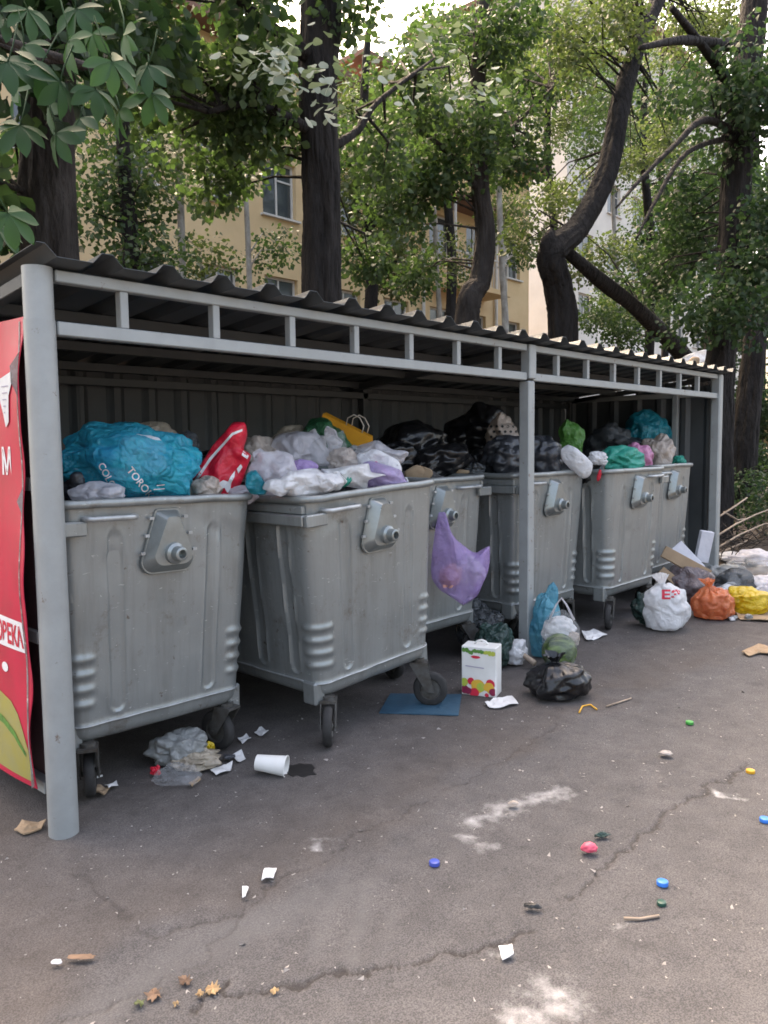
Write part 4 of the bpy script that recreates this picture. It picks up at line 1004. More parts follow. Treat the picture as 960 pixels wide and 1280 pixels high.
def pillow(name, label, outline, Y, th, mat, seed=1, cat='bag', crum=.02, base=None, cen=None, rings=12, group=None, lean=0., per=4):
    """puffed flat bag whose outline is given in photo pixels; it hangs or lies at row Y (or stands on the ground at pixel base)"""
    O = np.array(outline, float); c0 = np.array(cen) if cen is not None else O.mean(0)
    C = atY(c0[0], c0[1], Y) if base is None else None
    if base is not None:
        g = ground(*base); D = depth(g); C = atD(c0[0], c0[1], D)
    else: D = depth(C)
    k = D/F_PX
    Q = []
    n = len(O)
    for i in range(n):
        for s in range(per):
            t = s/per; p0, p1, p2, p3 = O[i-1], O[i], O[(i+1) % n], O[(i+2) % n]
            cr_ = .5*((2*p1)+(-p0+p2)*t+(2*p0-5*p1+4*p2-p3)*t*t+(-p0+3*p1-3*p2+p3)*t**3); Q.append(.45*(p1+(p2-p1)*t)+.55*cr_)
    Q = (np.array(Q)-c0)*k*np.array([1, -1]); nb = len(Q); V = [[0, 0, 0]]; Fc = []
    V = []; 
    for sgn in (-1, 1):
        for j in range(rings+1 if sgn < 0 else rings):
            s = j/rings; hgt = th/2*(max(0, 1-s**2.6))**.55
            for q in Q: V.append([q[0]*s, sgn*hgt, q[1]*s])
    V = np.array(V, float)
    sc = max(th, .03)
    dn = crum*(1.3*fold(V*7, seed)+.5*ridge(V*14+seed*3.7, 2)+.6*fbm(V*5+seed, 2))
    V[:, 1] += np.sign(V[:, 1])*dn + crum*.6*pn(V*6+seed*2); V[:, 2] += crum*.4*pn(V*8+seed+9); V[:, 0] += crum*.4*pn(V*8+seed+19)
    for j in range(rings):
        for i in range(nb): i2 = (i+1) % nb; Fc.append((j*nb+i, (j+1)*nb+i, (j+1)*nb+i2, j*nb+i2))
    b = (rings+1)*nb
    for j in range(rings-1):
        for i in range(nb): i2 = (i+1) % nb; Fc.append((b+j*nb+i, b+j*nb+i2, b+(j+1)*nb+i2, b+(j+1)*nb+i))
    for i in range(nb): i2 = (i+1) % nb; Fc.append((b+(rings-1)*nb+i, b+(rings-1)*nb+i2, rings*nb+i2, rings*nb+i))
    if lean: V = V @ np.array(Matrix.Rotation(R(lean), 3, 'X')).T
    if base is not None:
        loc = np.array([C[0], C[1], 0]); V[:, 2] += C[2]; V = settle(V, .003, .012)
    else: loc = C
    o = mesh_obj(name, V, Fc, M[mat], None, True, loc, (0, 0, CAM_RZ)); tag(o, label, cat, group); return o

RB = 'bags heaped in the bins'
# --- bin beside the banner
blue = bag('plastic_bag', 'big blue translucent bag with white print on the bin by the banner', 160, 579, 160, 96, .36, 'f_blue', 'blob', (0, 6, 8), .75, 3, crum=.095, nu=150, nv=96)
bag('paper_bundle', 'pale bundle showing through the big blue bag', 178, 568, 62, 44, .215, 'f_white', 'blob', (0, 10, 0), .4, 41, 'bundle')
bag('rubbish_packet', 'dull pink packet inside the big blue bag', 148, 594, 30, 20, .27, 'f_pink', 'blob', (0, 0, 0), .8, 42, 'packet')
bag('rubbish_packet', 'navy packet inside the big blue bag', 128, 572, 30, 26, .31, 'cap_navy', 'blob', (0, 0, 0), .8, 43, 'packet')
kb = depth(blue.location)/F_PX
ux = RT*kb; uy = UP*kb
for body, (px, py), ang, sz in (('COLOR', (122, 581), -62, 12), ('TOROKA', (158, 588), -52, 13)):
    v, f = text_mesh(body, sz, 'LEFT', .12); a = R(ang); v = np.column_stack([v[:, 0]*math.cos(a)-v[:, 1]*math.sin(a), v[:, 0]*math.sin(a)+v[:, 1]*math.cos(a), v[:, 0]*0])
    print_on(blue, v, f, atY(px, py, .36), ux, uy, M['print_white'], 'lettering', .003, 4)
for px, py, ln, ang in ((192, 612, 14, 12), (196, 607, 10, 25)):
    print_on(blue, *poly_shape([(0, -.5), (ln, .5), (ln, 1.6), (0, .6)]), atY(px, py, .36), ux, uy, M['print_white'], 'print_line', .003, 4)
red = pillow('plastic_bag', 'bright red plastic bag with white print beside the blue bag', [(237, 598), (252, 578), (272, 552), (291, 530), (307, 529), (309, 540), (304, 560), (314, 569), (307, 590), (297, 612), (288, 627), (272, 627), (258, 612), (245, 604)], .30, .13, 'f_red', 5, crum=.02, cen=(280, 580))
kr_ = depth(red.location)/F_PX; ux, uy = RT*kr_, UP*kr_; o0 = atY(280, 580, .30)
def on_red(pts): print_on(red, *poly_shape([(x-280, 580-y) for x, y in pts]), o0, ux, uy, M['print_white'], 'print', .004, 5)
on_red([(243, 600), (262, 572), (290, 541), (303, 536), (303, 539), (291, 544), (264, 575), (246, 602)])
on_red([(273, 604), (279, 600), (285, 602), (288, 596), (294, 588), (293, 596), (289, 604), (288, 613), (284, 616), (281, 610), (274, 611)])
on_red([(304, 563), (311, 570), (309, 574), (302, 569)]); on_red([(296, 586), (301, 580), (303, 584), (298, 592)])
bag('rubbish_bag', 'dark bag tucked in the bin corner under the blue bag', 100, 606, 46, 46, .42, 'f_dark', 'blob', (0, 0, 0), .8, 6, group=RB)
bag('rubbish_bag', 'crumpled pale grey bag under the blue bag at the bin rim', 122, 618, 66, 30, .22, 'f_whitet', 'blob', (0, 0, 0), .6, 7, group=RB)
bag('rubbish_bag', 'dull olive sack behind the blue bag', 186, 548, 66, 40, .85, 'f_beige', 'blob', (0, 0, 0), .8, 8, group=RB)
bag('rubbish_bag', 'dark bag with red patterned wrapper between blue and red bags', 236, 566, 34, 58, .62, 'f_smoke', 'blob', (0, 0, 0), .8, 9, group=RB)
bag('food_wrapper', 'small red wrapper inside the dark clear bag', 230, 555, 14, 22, .60, 'f_red', 'blob', (0, 0, 0), .8, 10, 'wrapper')
bag('rubbish_bag', 'small cream bag at the rim below the red bag', 256, 612, 42, 34, .22, 'f_cream', 'blob', (0, 0, 0), .7, 11, group=RB)
bag('rubbish_bag', 'thin lilac grey bag at the rim corner under the red bag', 302, 619, 40, 24, .22, 'f_whitet', 'blob', (0, 0, 0), .7, 12, group=RB)
bag('rubbish_bag', 'black bag deep behind the red bag', 255, 590, 50, 50, .75, 'f_black', 'blob', (0, 0, 0), .8, 13, group=RB)
# --- leaning bin
W2 = [
 ('rubbish_bag', 'cream bag behind the red bag on the leaning bin', 322, 568, 46, 46, .55, 'f_cream', 14), ('rubbish_bag', 'white translucent bag beside the teal packet', 346, 592, 66, 58, .12, 'f_whitet', 15),
 ('rubbish_bag', 'large milky bag below the green bag', 372, 567, 74, 52, .42, 'f_whitet', 16), ('rubbish_bag', 'frosted clear bag standing before the green bag', 412, 571, 40, 60, .22, 'f_clear', 17),
 ('rubbish_bag', 'crisp white bag spilling over the rim of the leaning bin', 380, 603, 74, 30, -.04, 'f_white', 18), ('rubbish_bag', 'flat white bag lying along the rim of the leaning bin', 432, 596, 70, 30, -.02, 'f_white', 19),
 ('rubbish_bag', 'small violet bag among the white bags', 381, 587, 34, 20, .02, 'f_purple', 20), ('rubbish_bag', 'pale lilac bag under the dotted tote', 465, 598, 66, 30, -.0, 'f_lilac', 21),
 ('rubbish_bag', 'small sea green scrap of bag among the white bags', 424, 600, 26, 18, -.08, 'f_tealgreen', 22), ('rubbish_bag', 'bottle green bag with a white mark below the orange paper bag', 405, 556, 62, 52, .62, 'f_green', 23),
 ('rubbish_bag', 'peach bag between the milky and dotted bags', 432, 578, 44, 30, .2, 'f_cream', 24), ('rubbish_bag', 'greyish white bag behind the dotted tote', 480, 573, 60, 34, .3, 'f_whitet', 25),
 ('rubbish_bag', 'olive drab bag behind the milky bag', 360, 552, 50, 30, .8, 'f_beige', 26), ('rubbish_bag', 'white bag filling the back of the leaning bin', 450, 580, 60, 40, .45, 'f_white', 27)]
def jag(name, label, px, py, w, h, Y, mat, seed, group):
    """loose crumpled film: spiky outline, thin body"""
    rs = random.Random(seed); n = 13; out = []
    for i in range(n):
        a = 2*math.pi*i/n+rs.uniform(-.15, .15); r = rs.choice((.72, .85, .95, 1.0, 1.18)); out.append((px+w/2*r*math.cos(a), py-h/2*r*math.sin(a)))
    k = depth(atY(px, py, Y))/F_PX
    return pillow(name, label, out, Y, w*k*.6, mat, seed, crum=.035, cen=(px, py), rings=16, group=group, per=5)
for nm, lb, px, py, w, h, Y, mt, sd_ in W2:
    if mt in ('f_white', 'f_whitet', 'f_clear', 'f_lilac'): jag(nm, lb, px, py, w*1.2, h*1.15, Y, mt, sd_, RB)
    else: bag(nm, lb, px, py, w*1.06, h*1.1, Y, mt, 'blob', (0, (sd_*37) % 30-15, 0), .8, sd_, group=RB, crum=.08, lump=.22)
for lb, px, py, w, h, Y, mt, sd_ in (('crisp white film folded over the rim beside the teal packet', 352, 608, 46, 26, -.03, 'f_white', 501), ('loose white carrier film hanging over the middle of the rim', 408, 602, 60, 28, -.1, 'f_white', 502),
        ('thin milky film standing up behind the frosted bag', 388, 556, 44, 40, .5, 'f_whitet', 503), ('white film ear poking up before the green bag', 416, 552, 22, 34, .3, 'f_whitet', 504), ('pinkish milky film beside the cream bag', 334, 582, 40, 40, .25, 'f_whitet', 505), ('clear film flap right of the peach bag', 452, 584, 40, 30, .1, 'f_clear', 506)):
    jag('film_flap', lb, px, py, w, h, Y, mt, sd_, 'loose film on the leaning bin')
pillow('food_packet', 'glossy teal packet leaning in the corner of the leaning bin', [(308, 592), (320, 588), (334, 608), (332, 620), (314, 618), (307, 606)], .06, .05, 'f_teal', 28, 'packet')
tote = pillow('tote_bag', 'white bag with pink dots and looped handle on the leaning bin', [(446, 568), (470, 562), (496, 574), (502, 586), (500, 606), (480, 612), (456, 602)], .0, .10, 'f_white', 29)
kt = depth(tote.location)/F_PX; o0 = atY(475, 588, .0)
for i in range(4): print_on(tote, *poly_shape(ellipse(-6+5.5*i+1, 9-4.3*i, 2.3, 2.3)), o0, RT*kt, UP*kt, M['print_pink'], 'dot', .003, 3)
mb = MB(); C = np.array(tote.location); hp = [(497, 580), (502, 592), (503, 606), (505, 613), (509, 611), (510, 602), (507, 597)]
mb.tube([tuple(atY(x, y, -.065)-C) for x, y in hp], .006, 6); hd = mb.build('handle', M['f_white'], None, True); hd.parent = tote; hd.matrix_parent_inverse = Matrix.Rotation(-CAM_RZ, 4, 'Z')
# orange paper carrier with rope handles, lying on its side
def paper_carrier():
    pts = [(405, 517), (463, 547), (463, 566), (437, 571), (396, 548)]
    c = atY(432, 546, .72); k = depth(c)/F_PX; mb = MB(); fr = [((x-432)*k, -.05, (546-y)*k) for x, y in pts]; bk = [(x+.015, y+.11, z+.01) for x, y, z in fr]
    mb.loft(fr, bk, True, True)
    o = mb.build('paper_bag', M['orange_paper'], None, False, c, (0, 0, CAM_RZ)); tag(o, 'orange paper carrier bag with white rope handles', 'paper bag')
    for dy in (-.045, .055):
        hp = [(436, 533), (438, 523), (446, 519), (453, 523), (458, 533), (455, 543)]
        MB().tube([((x-432+dy*60)*k, dy, (546-y)*k) for x, y in hp], .004, 6).build('rope_handle', M['rope'], o, True)
paper_carrier()
# --- bin with purple bag, bins beyond
W3 = [
 ('rubbish_bag', 'long glossy black bag on the bin with the purple bag', 512, 562, 112, 58, .95, 'f_black', 30), ('rubbish_bag', 'slumped black bag over the rim of the bin with the purple bag', 548, 577, 78, 42, .62, 'f_black', 31),
 ('rubbish_bag', 'black bag tucked beside the dotted tote', 490, 575, 60, 44, .8, 'f_black', 32), ('rubbish_bag', 'small smoky clear bag on the rim by the black bags', 592, 588, 26, 20, .5, 'f_smoke', 33),
 ('rubbish_bag', 'tall black bag reaching up to the roof shade', 604, 548, 88, 84, 1.0, 'f_black', 34), ('rubbish_bag', 'pale bag with black polka dots among black bags', 628, 546, 46, 44, .66, 'f_cream', 35),
 ('rubbish_bag', 'round dark bag left of the middle post', 632, 572, 60, 50, .42, 'f_dark', 36), ('rubbish_bag', 'slate grey bag right of the middle post', 678, 571, 56, 52, .3, 'f_dark', 37),
 ('rubbish_bag', 'black bag hidden low behind the polka dot bag', 600, 582, 50, 36, .7, 'f_black', 38), ('rubbish_bag', 'bright green bag poking up right of the middle post', 714, 550, 30, 44, .62, 'f_lime', 39),
 ('rubbish_bag', 'black bag with red strip slipping off the bin edge', 738, 590, 34, 34, .12, 'f_black', 40), ('rubbish_bag', 'smoky grey bag in the shade behind the sea green bag', 760, 556, 62, 50, .75, 'f_smoke', 44),
 ('rubbish_bag', 'bright sea green bag on the rim right of the middle post', 772, 577, 64, 34, .08, 'f_tealgreen', 45), ('rubbish_bag', 'white crumpled bag beside the sea green bag', 748, 573, 26, 16, .02, 'f_white', 46),
 ('rubbish_bag', 'pink bag beside the sea green bag', 797, 573, 36, 36, .2, 'f_pink', 47), ('rubbish_bag', 'bulging teal bag on the far bin', 808, 543, 60, 52, .62, 'f_teal', 48),
 ('rubbish_bag', 'grey white bag hanging over the far bin rim', 823, 566, 42, 42, .28, 'f_cream', 49), ('rubbish_bag', 'tiny green bag at the corner of the far bin', 848, 577, 18, 14, .2, 'f_tealgreen', 50),
 ('rubbish_bag', 'dark bag filling the far bin behind the pink bag', 790, 566, 60, 36, .6, 'f_dark', 51)]
obs = {}
for nm, lb, px, py, w, h, Y, mt, sd_ in W3: obs[sd_] = bag(nm, lb, px, py, w, h, Y, mt, 'blob', (0, (sd_*37) % 30-15, (sd_*53) % 60), .85, sd_, group=RB, crum=.075, lump=.2)
pk = obs[35]; kk = depth(pk.location)/F_PX; rs = random.Random(2)
for i in range(-2, 3):
    for j in range(-2, 3): print_on(pk, *poly_shape(ellipse(i*7+(j % 2)*3.5, j*6.5, 1.8, 1.7, 10)), atY(628, 546, .66), RT*kk, UP*kk, M['print_dark'], 'dot', .004, 3)
pillow('cardboard_piece', 'brown torn cardboard flap on the rim of the bin with the purple bag', [(505, 590), (520, 581), (540, 588), (538, 598), (510, 600)], .36, .02, 'card', 52, 'cardboard', crum=.008)
pillow('cardboard_piece', 'thin cardboard strip between the two black bag heaps', [(562, 586), (586, 588), (585, 592), (563, 591)], .5, .015, 'card', 53, 'cardboard', crum=.004)
pillow('white_package', 'white rounded plastic package slipping over the bin right of the post', [(701, 562), (710, 556), (722, 561), (741, 580), (738, 594), (729, 598), (714, 588), (702, 574)], .06, .12, 'f_white', 54, 'package', crum=.012)
bag('red_strip', 'small red strip on the black bag by the white package', 749, 594, 5, 14, -.02, 'f_red', 'blob', (0, 12, 0), .4, 55, 'wrapper', nu=16, nv=10)
# hanging purple bag, with its contents
pur = pillow('carrier_bag', 'thin purple carrier bag hanging from a bin pin', [(546, 650), (549, 640), (557, 640), (560, 655), (570, 674), (590, 690), (600, 690), (612, 683), (612, 700), (608, 722), (596, 746), (580, 757), (566, 748), (550, 738), (540, 722), (540, 690)], .06, .15, 'f_purple', 56, crum=.018, cen=(573, 712), rings=14)
bag('meat_tray', 'pink packet sagging inside the purple hanging bag', 563, 720, 26, 30, .077, 'f_meat', 'blob', (0, 20, 0), .35, 57, 'packet')
bag('paper_bundle', 'white bundle inside the purple hanging bag', 586, 716, 36, 36, .05, 'f_white', 'blob', (0, -20, 0), .35, 58, 'bundle')

# --- things on the ground
def flat_piece(name, label, cat, pts_px, mat, th=.004, curl=.01, seed=1, group=None, z=.002, dens=6):
    G = np.array([ground(x, y)[:2] for x, y in pts_px]); c = G.mean(0); n = len(G); rings = dens; V = []; Fc = []; B = []
    for i in range(n):
        for t in range(3): B.append(G[i]+(G[(i+1) % n]-G[i])*t/3)
    B = np.array(B)-c; nb = len(B)
    for lay in (1, 0):
        for j in range(rings+1):
            for q in B: V.append([q[0]*j/rings, q[1]*j/rings, lay*th])
    V = np.array(V, float); P = np.column_stack([V[:, :2]*14, np.full(len(V), seed*3.1)])
    lift = curl*np.clip(.45+fbm(P, 2), 0, 2) + curl*.5*np.clip(ridge(P*1.5, 2), 0, 2); V[:, 2] += z+lift
    o_ = (rings+1)*nb
    for j in range(rings):
        for i in range(nb):
            i2 = (i+1) % nb; a = (j*nb+i, (j+1)*nb+i, (j+1)*nb+i2, j*nb+i2); Fc.append(a); Fc.append(tuple(o_+q for q in reversed(a)))
    for i in range(nb): i2 = (i+1) % nb; a = rings*nb; Fc.append((a+i, o_+a+i, o_+a+i2, a+i2))
    o = mesh_obj(name, V, Fc, M[mat], None, False, (c[0], c[1], 0)); tag(o, label, cat, group); return o
flat_piece('floor_mat', 'blue rubber mat under the caster of the leaning bin', 'mat', [(488, 868), (577, 869), (573, 895), (474, 892)], 'mat_blue', .006, 0., 1, z=0.0005)
# fruit gift box
def gift_box():
    g0 = ground(577, 868); g1 = ground(620, 873); k = depth(g0)/F_PX; w = float(np.linalg.norm(g1-g0)); rz = math.atan2(g1[1]-g0[1], g1[0]-g0[0]); h = 62*k; d = w*.62
    root = empty('gift_box', ((g0[0]+g1[0])/2, (g0[1]+g1[1])/2, 0), rz); tag(root, 'white cardboard drink box with printed fruit standing on the asphalt', 'box')
    mb = MB().box((0, d/2, h/2+.001), (w, d, h), None, .004); mb.build('carton', M['cup'], root)
    mb = MB(); mb.tube([(-w*.2, d/2, h), (-w*.12, d/2, h+.02), (0, d/2, h+.028), (w*.12, d/2, h+.02), (w*.2, d/2, h)], .007, 8); mb.build('carry_handle', M['cup'], root, True)
    rs = random.Random(8); lay = [0]
    def pr(pts, mt, nm):
        lay[0] += 1; pts = [(min(max(x, -w/2+.004), w/2-.004), min(max(z, .004), h-.004)) for x, z in pts]
        MB().add([(x, -.001-.0002*lay[0], z) for x, z in pts], [tuple(range(len(pts)))]) if 0 else None
        m2 = MB(); m2.add([(x, -.001-.00025*lay[0], z) for x, z in pts], [tuple(range(len(pts)))]); m2.build(nm, M[mt], root)
    for i in range(9): pr(ellipse(-w*.45+w*.11*i, h*(.93-.06*rs.random()), w*.08, h*.045, 10, .3, rs), 'print_green' if i < 6 else 'print_lime', 'leaf_print')
    pr(ellipse(-w*.08, h*.80, w*.13, h*.03, 14, .2, rs), 'print_red', 'logo_print')
    pr([(-w*.38, h*.615), (w*.16, h*.595), (w*.16, h*.575), (-w*.38, h*.595)], 'print_grey', 'caption_print')
    for cx, cz, r, mt in ((-.4, .12, .12, 'print_berry'), (-.42, .27, .12, 'print_lime'), (-.22, .30, .10, 'print_red'), (-.02, .21, .20, 'print_orange'), (.08, .20, .13, 'print_lime'), (.34, .28, .13, 'print_red'), (.3, .2, .15, 'print_orange'), (.42, .12, .11, 'print_berry'), (-.12, .07, .14, 'print_red'), (.2, .07, .09, 'cup'), (-.3, .1, .1, 'print_berry'), (.24, .05, .06, 'print_red')):
        pr(ellipse(cx*w, cz*h, r*w, r*w, 16, .06, rs), mt, 'fruit_print')
gift_box()
GB = 'bags dumped on the asphalt'
bag('rubbish_bag', 'tied shiny black bag in front of the middle post', 702, 878, 80, 58, None, 'f_black', 'tied', (6, -10, 0), .85, 60, base=True, nu=96, nv=60, crum=.06)
bag('rubbish_bag', 'upright pale cyan bag against the middle post', 684, 824, 34, 88, None, 'f_cyan', 'blob', (0, 4, 0), .8, 61, base=True, crum=.08)
mel = bag('carrier_bag', 'clear carrier bag holding watermelon rind and white waste', 704, 838, 48, 74, None, 'f_clear', 'blob', (0, 0, 0), .8, 62, base=True, crum=.06)
bag('watermelon', 'striped watermelon piece in the bottom of the clear carrier bag', 702, 838, 46, 44, None, 'melon', 'blob', (0, 70, 20), .8, 63, 'watermelon', base=True, crum=.0, lump=.04)
def lifted(o, dz): o.location.z += dz; return o
lifted(bag('rubbish_bag', 'white bundle on the watermelon in the clear carrier bag', 700, 833, 40, 34, None, 'f_white', 'blob', (0, 0, 0), .8, 64, base=True), .15)
lifted(bag('bread_loaf', 'tan bread lump beside the white bundle in the clear bag', 716, 834, 18, 20, None, 'f_cream', 'blob', (0, 0, 0), .8, 65, 'bread', base=True), .13)
kk = depth(mel.location)/F_PX
hb = MB(); Mi = mel.matrix_world
hb.tube([(-14*kk, 0, 62*kk), (-6*kk, 0, 80*kk), (0, 0, 88*kk), (6*kk, 0, 80*kk), (16*kk, 0, 60*kk)], [.008, .006, .005, .006, .009], 6); hb.build('handle', M['f_whitet'], mel, True)
bag('rubbish_bag', 'dark green tied bag behind the fruit box', 618, 838, 50, 58, None, 'f_darkgreen', 'blob', (0, 0, 0), .9, 66, base=True, crum=.08)
bag('rubbish_bag', 'smoky clear bag crushed between two bins behind the fruit box', 604, 818, 56, 62, None, 'f_smoke', 'blob', (0, 0, 0), .9, 67, base=True, crum=.1)
bag('rubbish_bag', 'small white bag at the foot of the middle post', 646, 834, 30, 32, None, 'f_white', 'blob', (0, 0, 0), .9, 68, base=True)
a, b_ = ground(668, 838), ground(640, 828); kk = depth(a)/F_PX
q = MB(); p0 = np.array([a[0], a[1], .05]); p1 = np.array([b_[0], b_[1], .11])
q.tube([p0-p0, (p1-p0)*.3, (p1-p0)*.8, (p1-p0)*.92, (p1-p0)], [.02, .018, .016, .026, .022], 10); o = q.build('wooden_stick', M['twig'], None, True, p0); tag(o, 'knobbly tan stick propped beside the middle post', 'stick')
for lb, pts, mt, sd_ in (('white crumpled paper in front of the fruit box', [(606, 881), (622, 874), (640, 871), (648, 882), (630, 886), (612, 887)], 'paper', 1), ('white paper sheet beside the clear carrier bag', [(727, 792), (742, 788), (759, 795), (742, 801), (733, 802)], 'paper', 2),
        ('small white card on the open asphalt', [(331, 1090), (346, 1088), (342, 1103), (327, 1104)], 'paper', 3), ('pinkish paper scrap near the small white card', [(303, 1114), (311, 1113), (307, 1125), (303, 1126)], 'paper', 4),
        ('torn white tissue strip beside the cup', [(263, 966), (280, 958), (291, 957), (288, 966), (270, 971)], 'paper', 5), ('crumpled white tissue left of the cup', [(291, 945), (302, 941), (307, 950), (297, 956)], 'paper', 6),
        ('grey wad of paper between the two first bins', [(318, 918), (327, 909), (336, 918), (328, 924)], 'paper', 7), ('flat grey scrap under the leaning bin edge', [(297, 925), (308, 920), (314, 926), (303, 931)], 'paper', 8),
        ('white scrap on the cardboard by the first post', [(131, 984), (146, 979), (148, 986), (136, 991)], 'paper', 9), ('white fleck of paper by the long crack', [(623, 1188), (640, 1187), (642, 1200), (628, 1204)], 'paper', 10)):
    flat_piece('paper_scrap', lb, 'paper', pts, mt, .003, .018, sd_, 'paper scraps on the asphalt')
for lb, pts, sd_ in (('tan cardboard scrap near the first post', [(112, 995), (120, 986), (138, 988), (130, 999)], 1), ('curled tan cardboard in front of the first post', [(18, 1042), (28, 1034), (58, 1031), (52, 1038), (30, 1046)], 2),
        ('bent cardboard sheet lying on open asphalt at the right', [(927, 817), (948, 808), (972, 812), (975, 822), (950, 818), (936, 822)], 3), ('flat cardboard strip under the yellow bag', [(918, 768), (990, 768), (1000, 780), (925, 776)], 4), ('narrow wood sliver in front of the tissue strip', [(236, 983), (248, 974), (251, 977), (240, 987)], 5)):
    flat_piece('cardboard_piece', lb, 'cardboard', pts, 'card', .006, .02, sd_, 'cardboard scraps on the ground')
for lb, px, py, w, h, mt, sd_ in (('grey clear bag crushed under the first bin', 222, 962, 74, 42, 'f_grey', 70), ('beige paper sack under the first bin', 240, 966, 60, 24, 'f_beige', 71), ('silvery clear bag in front of the beige sack', 216, 984, 50, 26, 'f_clear', 72), ('scrap of red wrapper beside the silvery bag', 194, 972, 12, 14, 'f_red', 73), ('yellow lid in the litter under the first bin', 262, 948, 12, 20, 'f_yellow', 74), ('dark scrap of film beside the tissue', 285, 952, 14, 8, 'f_dark', 75)):
    bag('litter', lb, px, py, w, h, None, mt, 'blob', (0, 0, 0), .7, sd_, 'litter', 'litter under the first bin', True, .25, .12, 72, 44)
# paper cup on its side, with its spill
def cup():
    a = ground(321, 966); b = ground(356, 968); k = depth(a)/F_PX; L_ = 38*k; r0, r1 = 9.5*k, 12.5*k; d = (b-a)/np.linalg.norm(b-a)
    mb = MB(); mb.lathe([(0, 0.004), (r0-.002, .004), (r0, 0), (r1, L_), (r1+.003, L_-.002), (r1+.003, L_+.003), (r1-.001, L_+.003), (r0-.003, .006), (0, .006)], 28, 'X')
    o = mb.build('paper_cup', M['cup'], None, True, (a[0], a[1], r1+.004)); o.rotation_euler = Euler((0, math.atan2(r1-r0, L_)*1., math.atan2(d[1], d[0]))); auto_smooth(o, 35)
    tag(o, 'white paper cup lying on its side beside a spill', 'cup')
cup()
flat_piece('spill', 'dark wet spill beside the white cup', 'spill', [(356, 961), (361, 956), (368, 957), (374, 954), (382, 956), (389, 955), (394, 960), (391, 964), (396, 968), (386, 969), (380, 972), (372, 969), (366, 971), (359, 966)], 'stain', .0015, 0., 3, z=0.0)
# caps, lumps, leaves
def cap(lb, px, py, r, mt, seed, squash=1., name='bottletop', cat='bottle cap'):
    c = ground(px, py); mb = MB(); n = 20; h = r*.75
    prof = [(0, h), (r*.8, h), (r*.95, h*.92), (r, h*.75), (r, .0), (r*.9, 0), (r*.88, h*.7), (0, h*.72)]
    mb.lathe(prof, n); mb.v = [(x*(1+.03*(i % 2)), y*squash, z+.001) for i, (x, y, z) in enumerate(mb.v)]
    o = mb.build(name, M[mt], None, True, (c[0], c[1], 0), (0, 0, seed)); auto_smooth(o, 40); tag(o, lb, cat, 'caps scattered on the asphalt')
cap('navy blue bottle cap near the powder trail', 543, 1081, .019, 'cap_navy', 1); cap('bright blue bottle cap beside a dark green cap', 828, 1106, .019, 'cap_blue', 2); cap('dark green bottle cap beside the bright blue cap', 827, 1131, .015, 'cap_darkgreen', 3)
cap('light green bottle cap out on the asphalt', 862, 905, .02, 'cap_green', 4); cap('yellow bottle cap by the crack end', 938, 966, .019, 'cap_yellow', 5); cap('bright blue bottle cap below the yellow cap', 956, 1027, .02, 'cap_blue', 6)
bag('sponge', 'pink squashed lump on the asphalt beside the crack', 738, 1070, 20, 15, None, 'cap_pink', 'blob', (0, 0, 0), .7, 76, 'sponge', base=True, crum=.03, nu=40, nv=24)
bag('litter', 'twisted black scrap on the asphalt below the pink lump', 665, 1140, 17, 9, None, 'cap_black', 'blob', (0, 0, 0), .6, 77, 'litter', base=True, crum=.2, lump=.4, nu=30, nv=18)
bag('litter', 'dark green twist of film near the pink lump', 752, 1050, 16, 7, None, 'f_darkgreen', 'blob', (0, 0, 0), .6, 78, 'litter', base=True, crum=.2, lump=.4, nu=30, nv=18)
bag('litter', 'reddish brown peel smear on the brown apron', 100, 1203, 30, 4, None, 'leaf_fall2', 'blob', (0, 0, 0), .3, 79, 'litter', base=True, crum=.2, lump=.5, nu=30, nv=18)
bag('litter', 'small white tab near the reddish peel', 70, 1210, 13, 7, None, 'f_white', 'blob', (0, 0, 0), .7, 80, 'litter', base=True, crum=.1, nu=30, nv=18)
bag('litter', 'tan crust beside the white powder trail', 642, 1010, 12, 8, None, 'f_cream', 'blob', (0, 0, 0), .7, 81, 'litter', base=True, crum=.1, nu=30, nv=18)
bag('pebble', 'pale stone on the asphalt right of the powder', 834, 947, 15, 7, None, 'crumb', 'blob', (0, 0, 0), .7, 82, 'stone', base=True, crum=.1, nu=30, nv=18)
def maple(lb, px, py, w, mt, seed):
    c = ground(px, py); k = depth(c)/F_PX; s = w*k*.5; rs = random.Random(seed); V = [(0, 0, .012)]; n = 22
    for i in range(n):
        a = 2*math.pi*i/n; r = s*(1.0 if i % 4 == 0 else (.62 if i % 2 else .8))*rs.uniform(.85, 1.1); V.append((r*math.cos(a), r*math.sin(a)*.9, .004+rs.uniform(0, .014)))
    f = [(0, 1+i, 1+(i+1) % n) for i in range(n)]; V2 = V+[(x, y, z-.002) for x, y, z in V]; f2 = f+[tuple(n+1+q for q in reversed(t)) for t in f]
    o = mesh_obj('fallen_leaf', V2, f2, M[mt], None, False, (c[0], c[1], 0), (0, 0, seed)); tag(o, lb, 'leaf', 'leaves lying by the long crack')
maple('dry yellow leaf lying by the crack end', 266, 1240, 26, 'leaf_fall', 1); maple('curled brown leaf by the crack end', 232, 1230, 20, 'leaf_fall2', 2); maple('small tan leaf next to the yellow leaf', 250, 1246, 12, 'leaf_fall', 3)
maple('reddish brown leaf lying on the grey strip', 192, 1247, 26, 'leaf_fall2', 4); maple('green leaf beside the reddish brown leaf', 174, 1258, 16, 'leaf_fall3', 5); maple('tiny tan leaf right of the yellow leaf', 343, 1243, 13, 'leaf_fall', 6); maple('tan leaf scrap below the brown leaves', 220, 1258, 10, 'leaf_fall', 7)
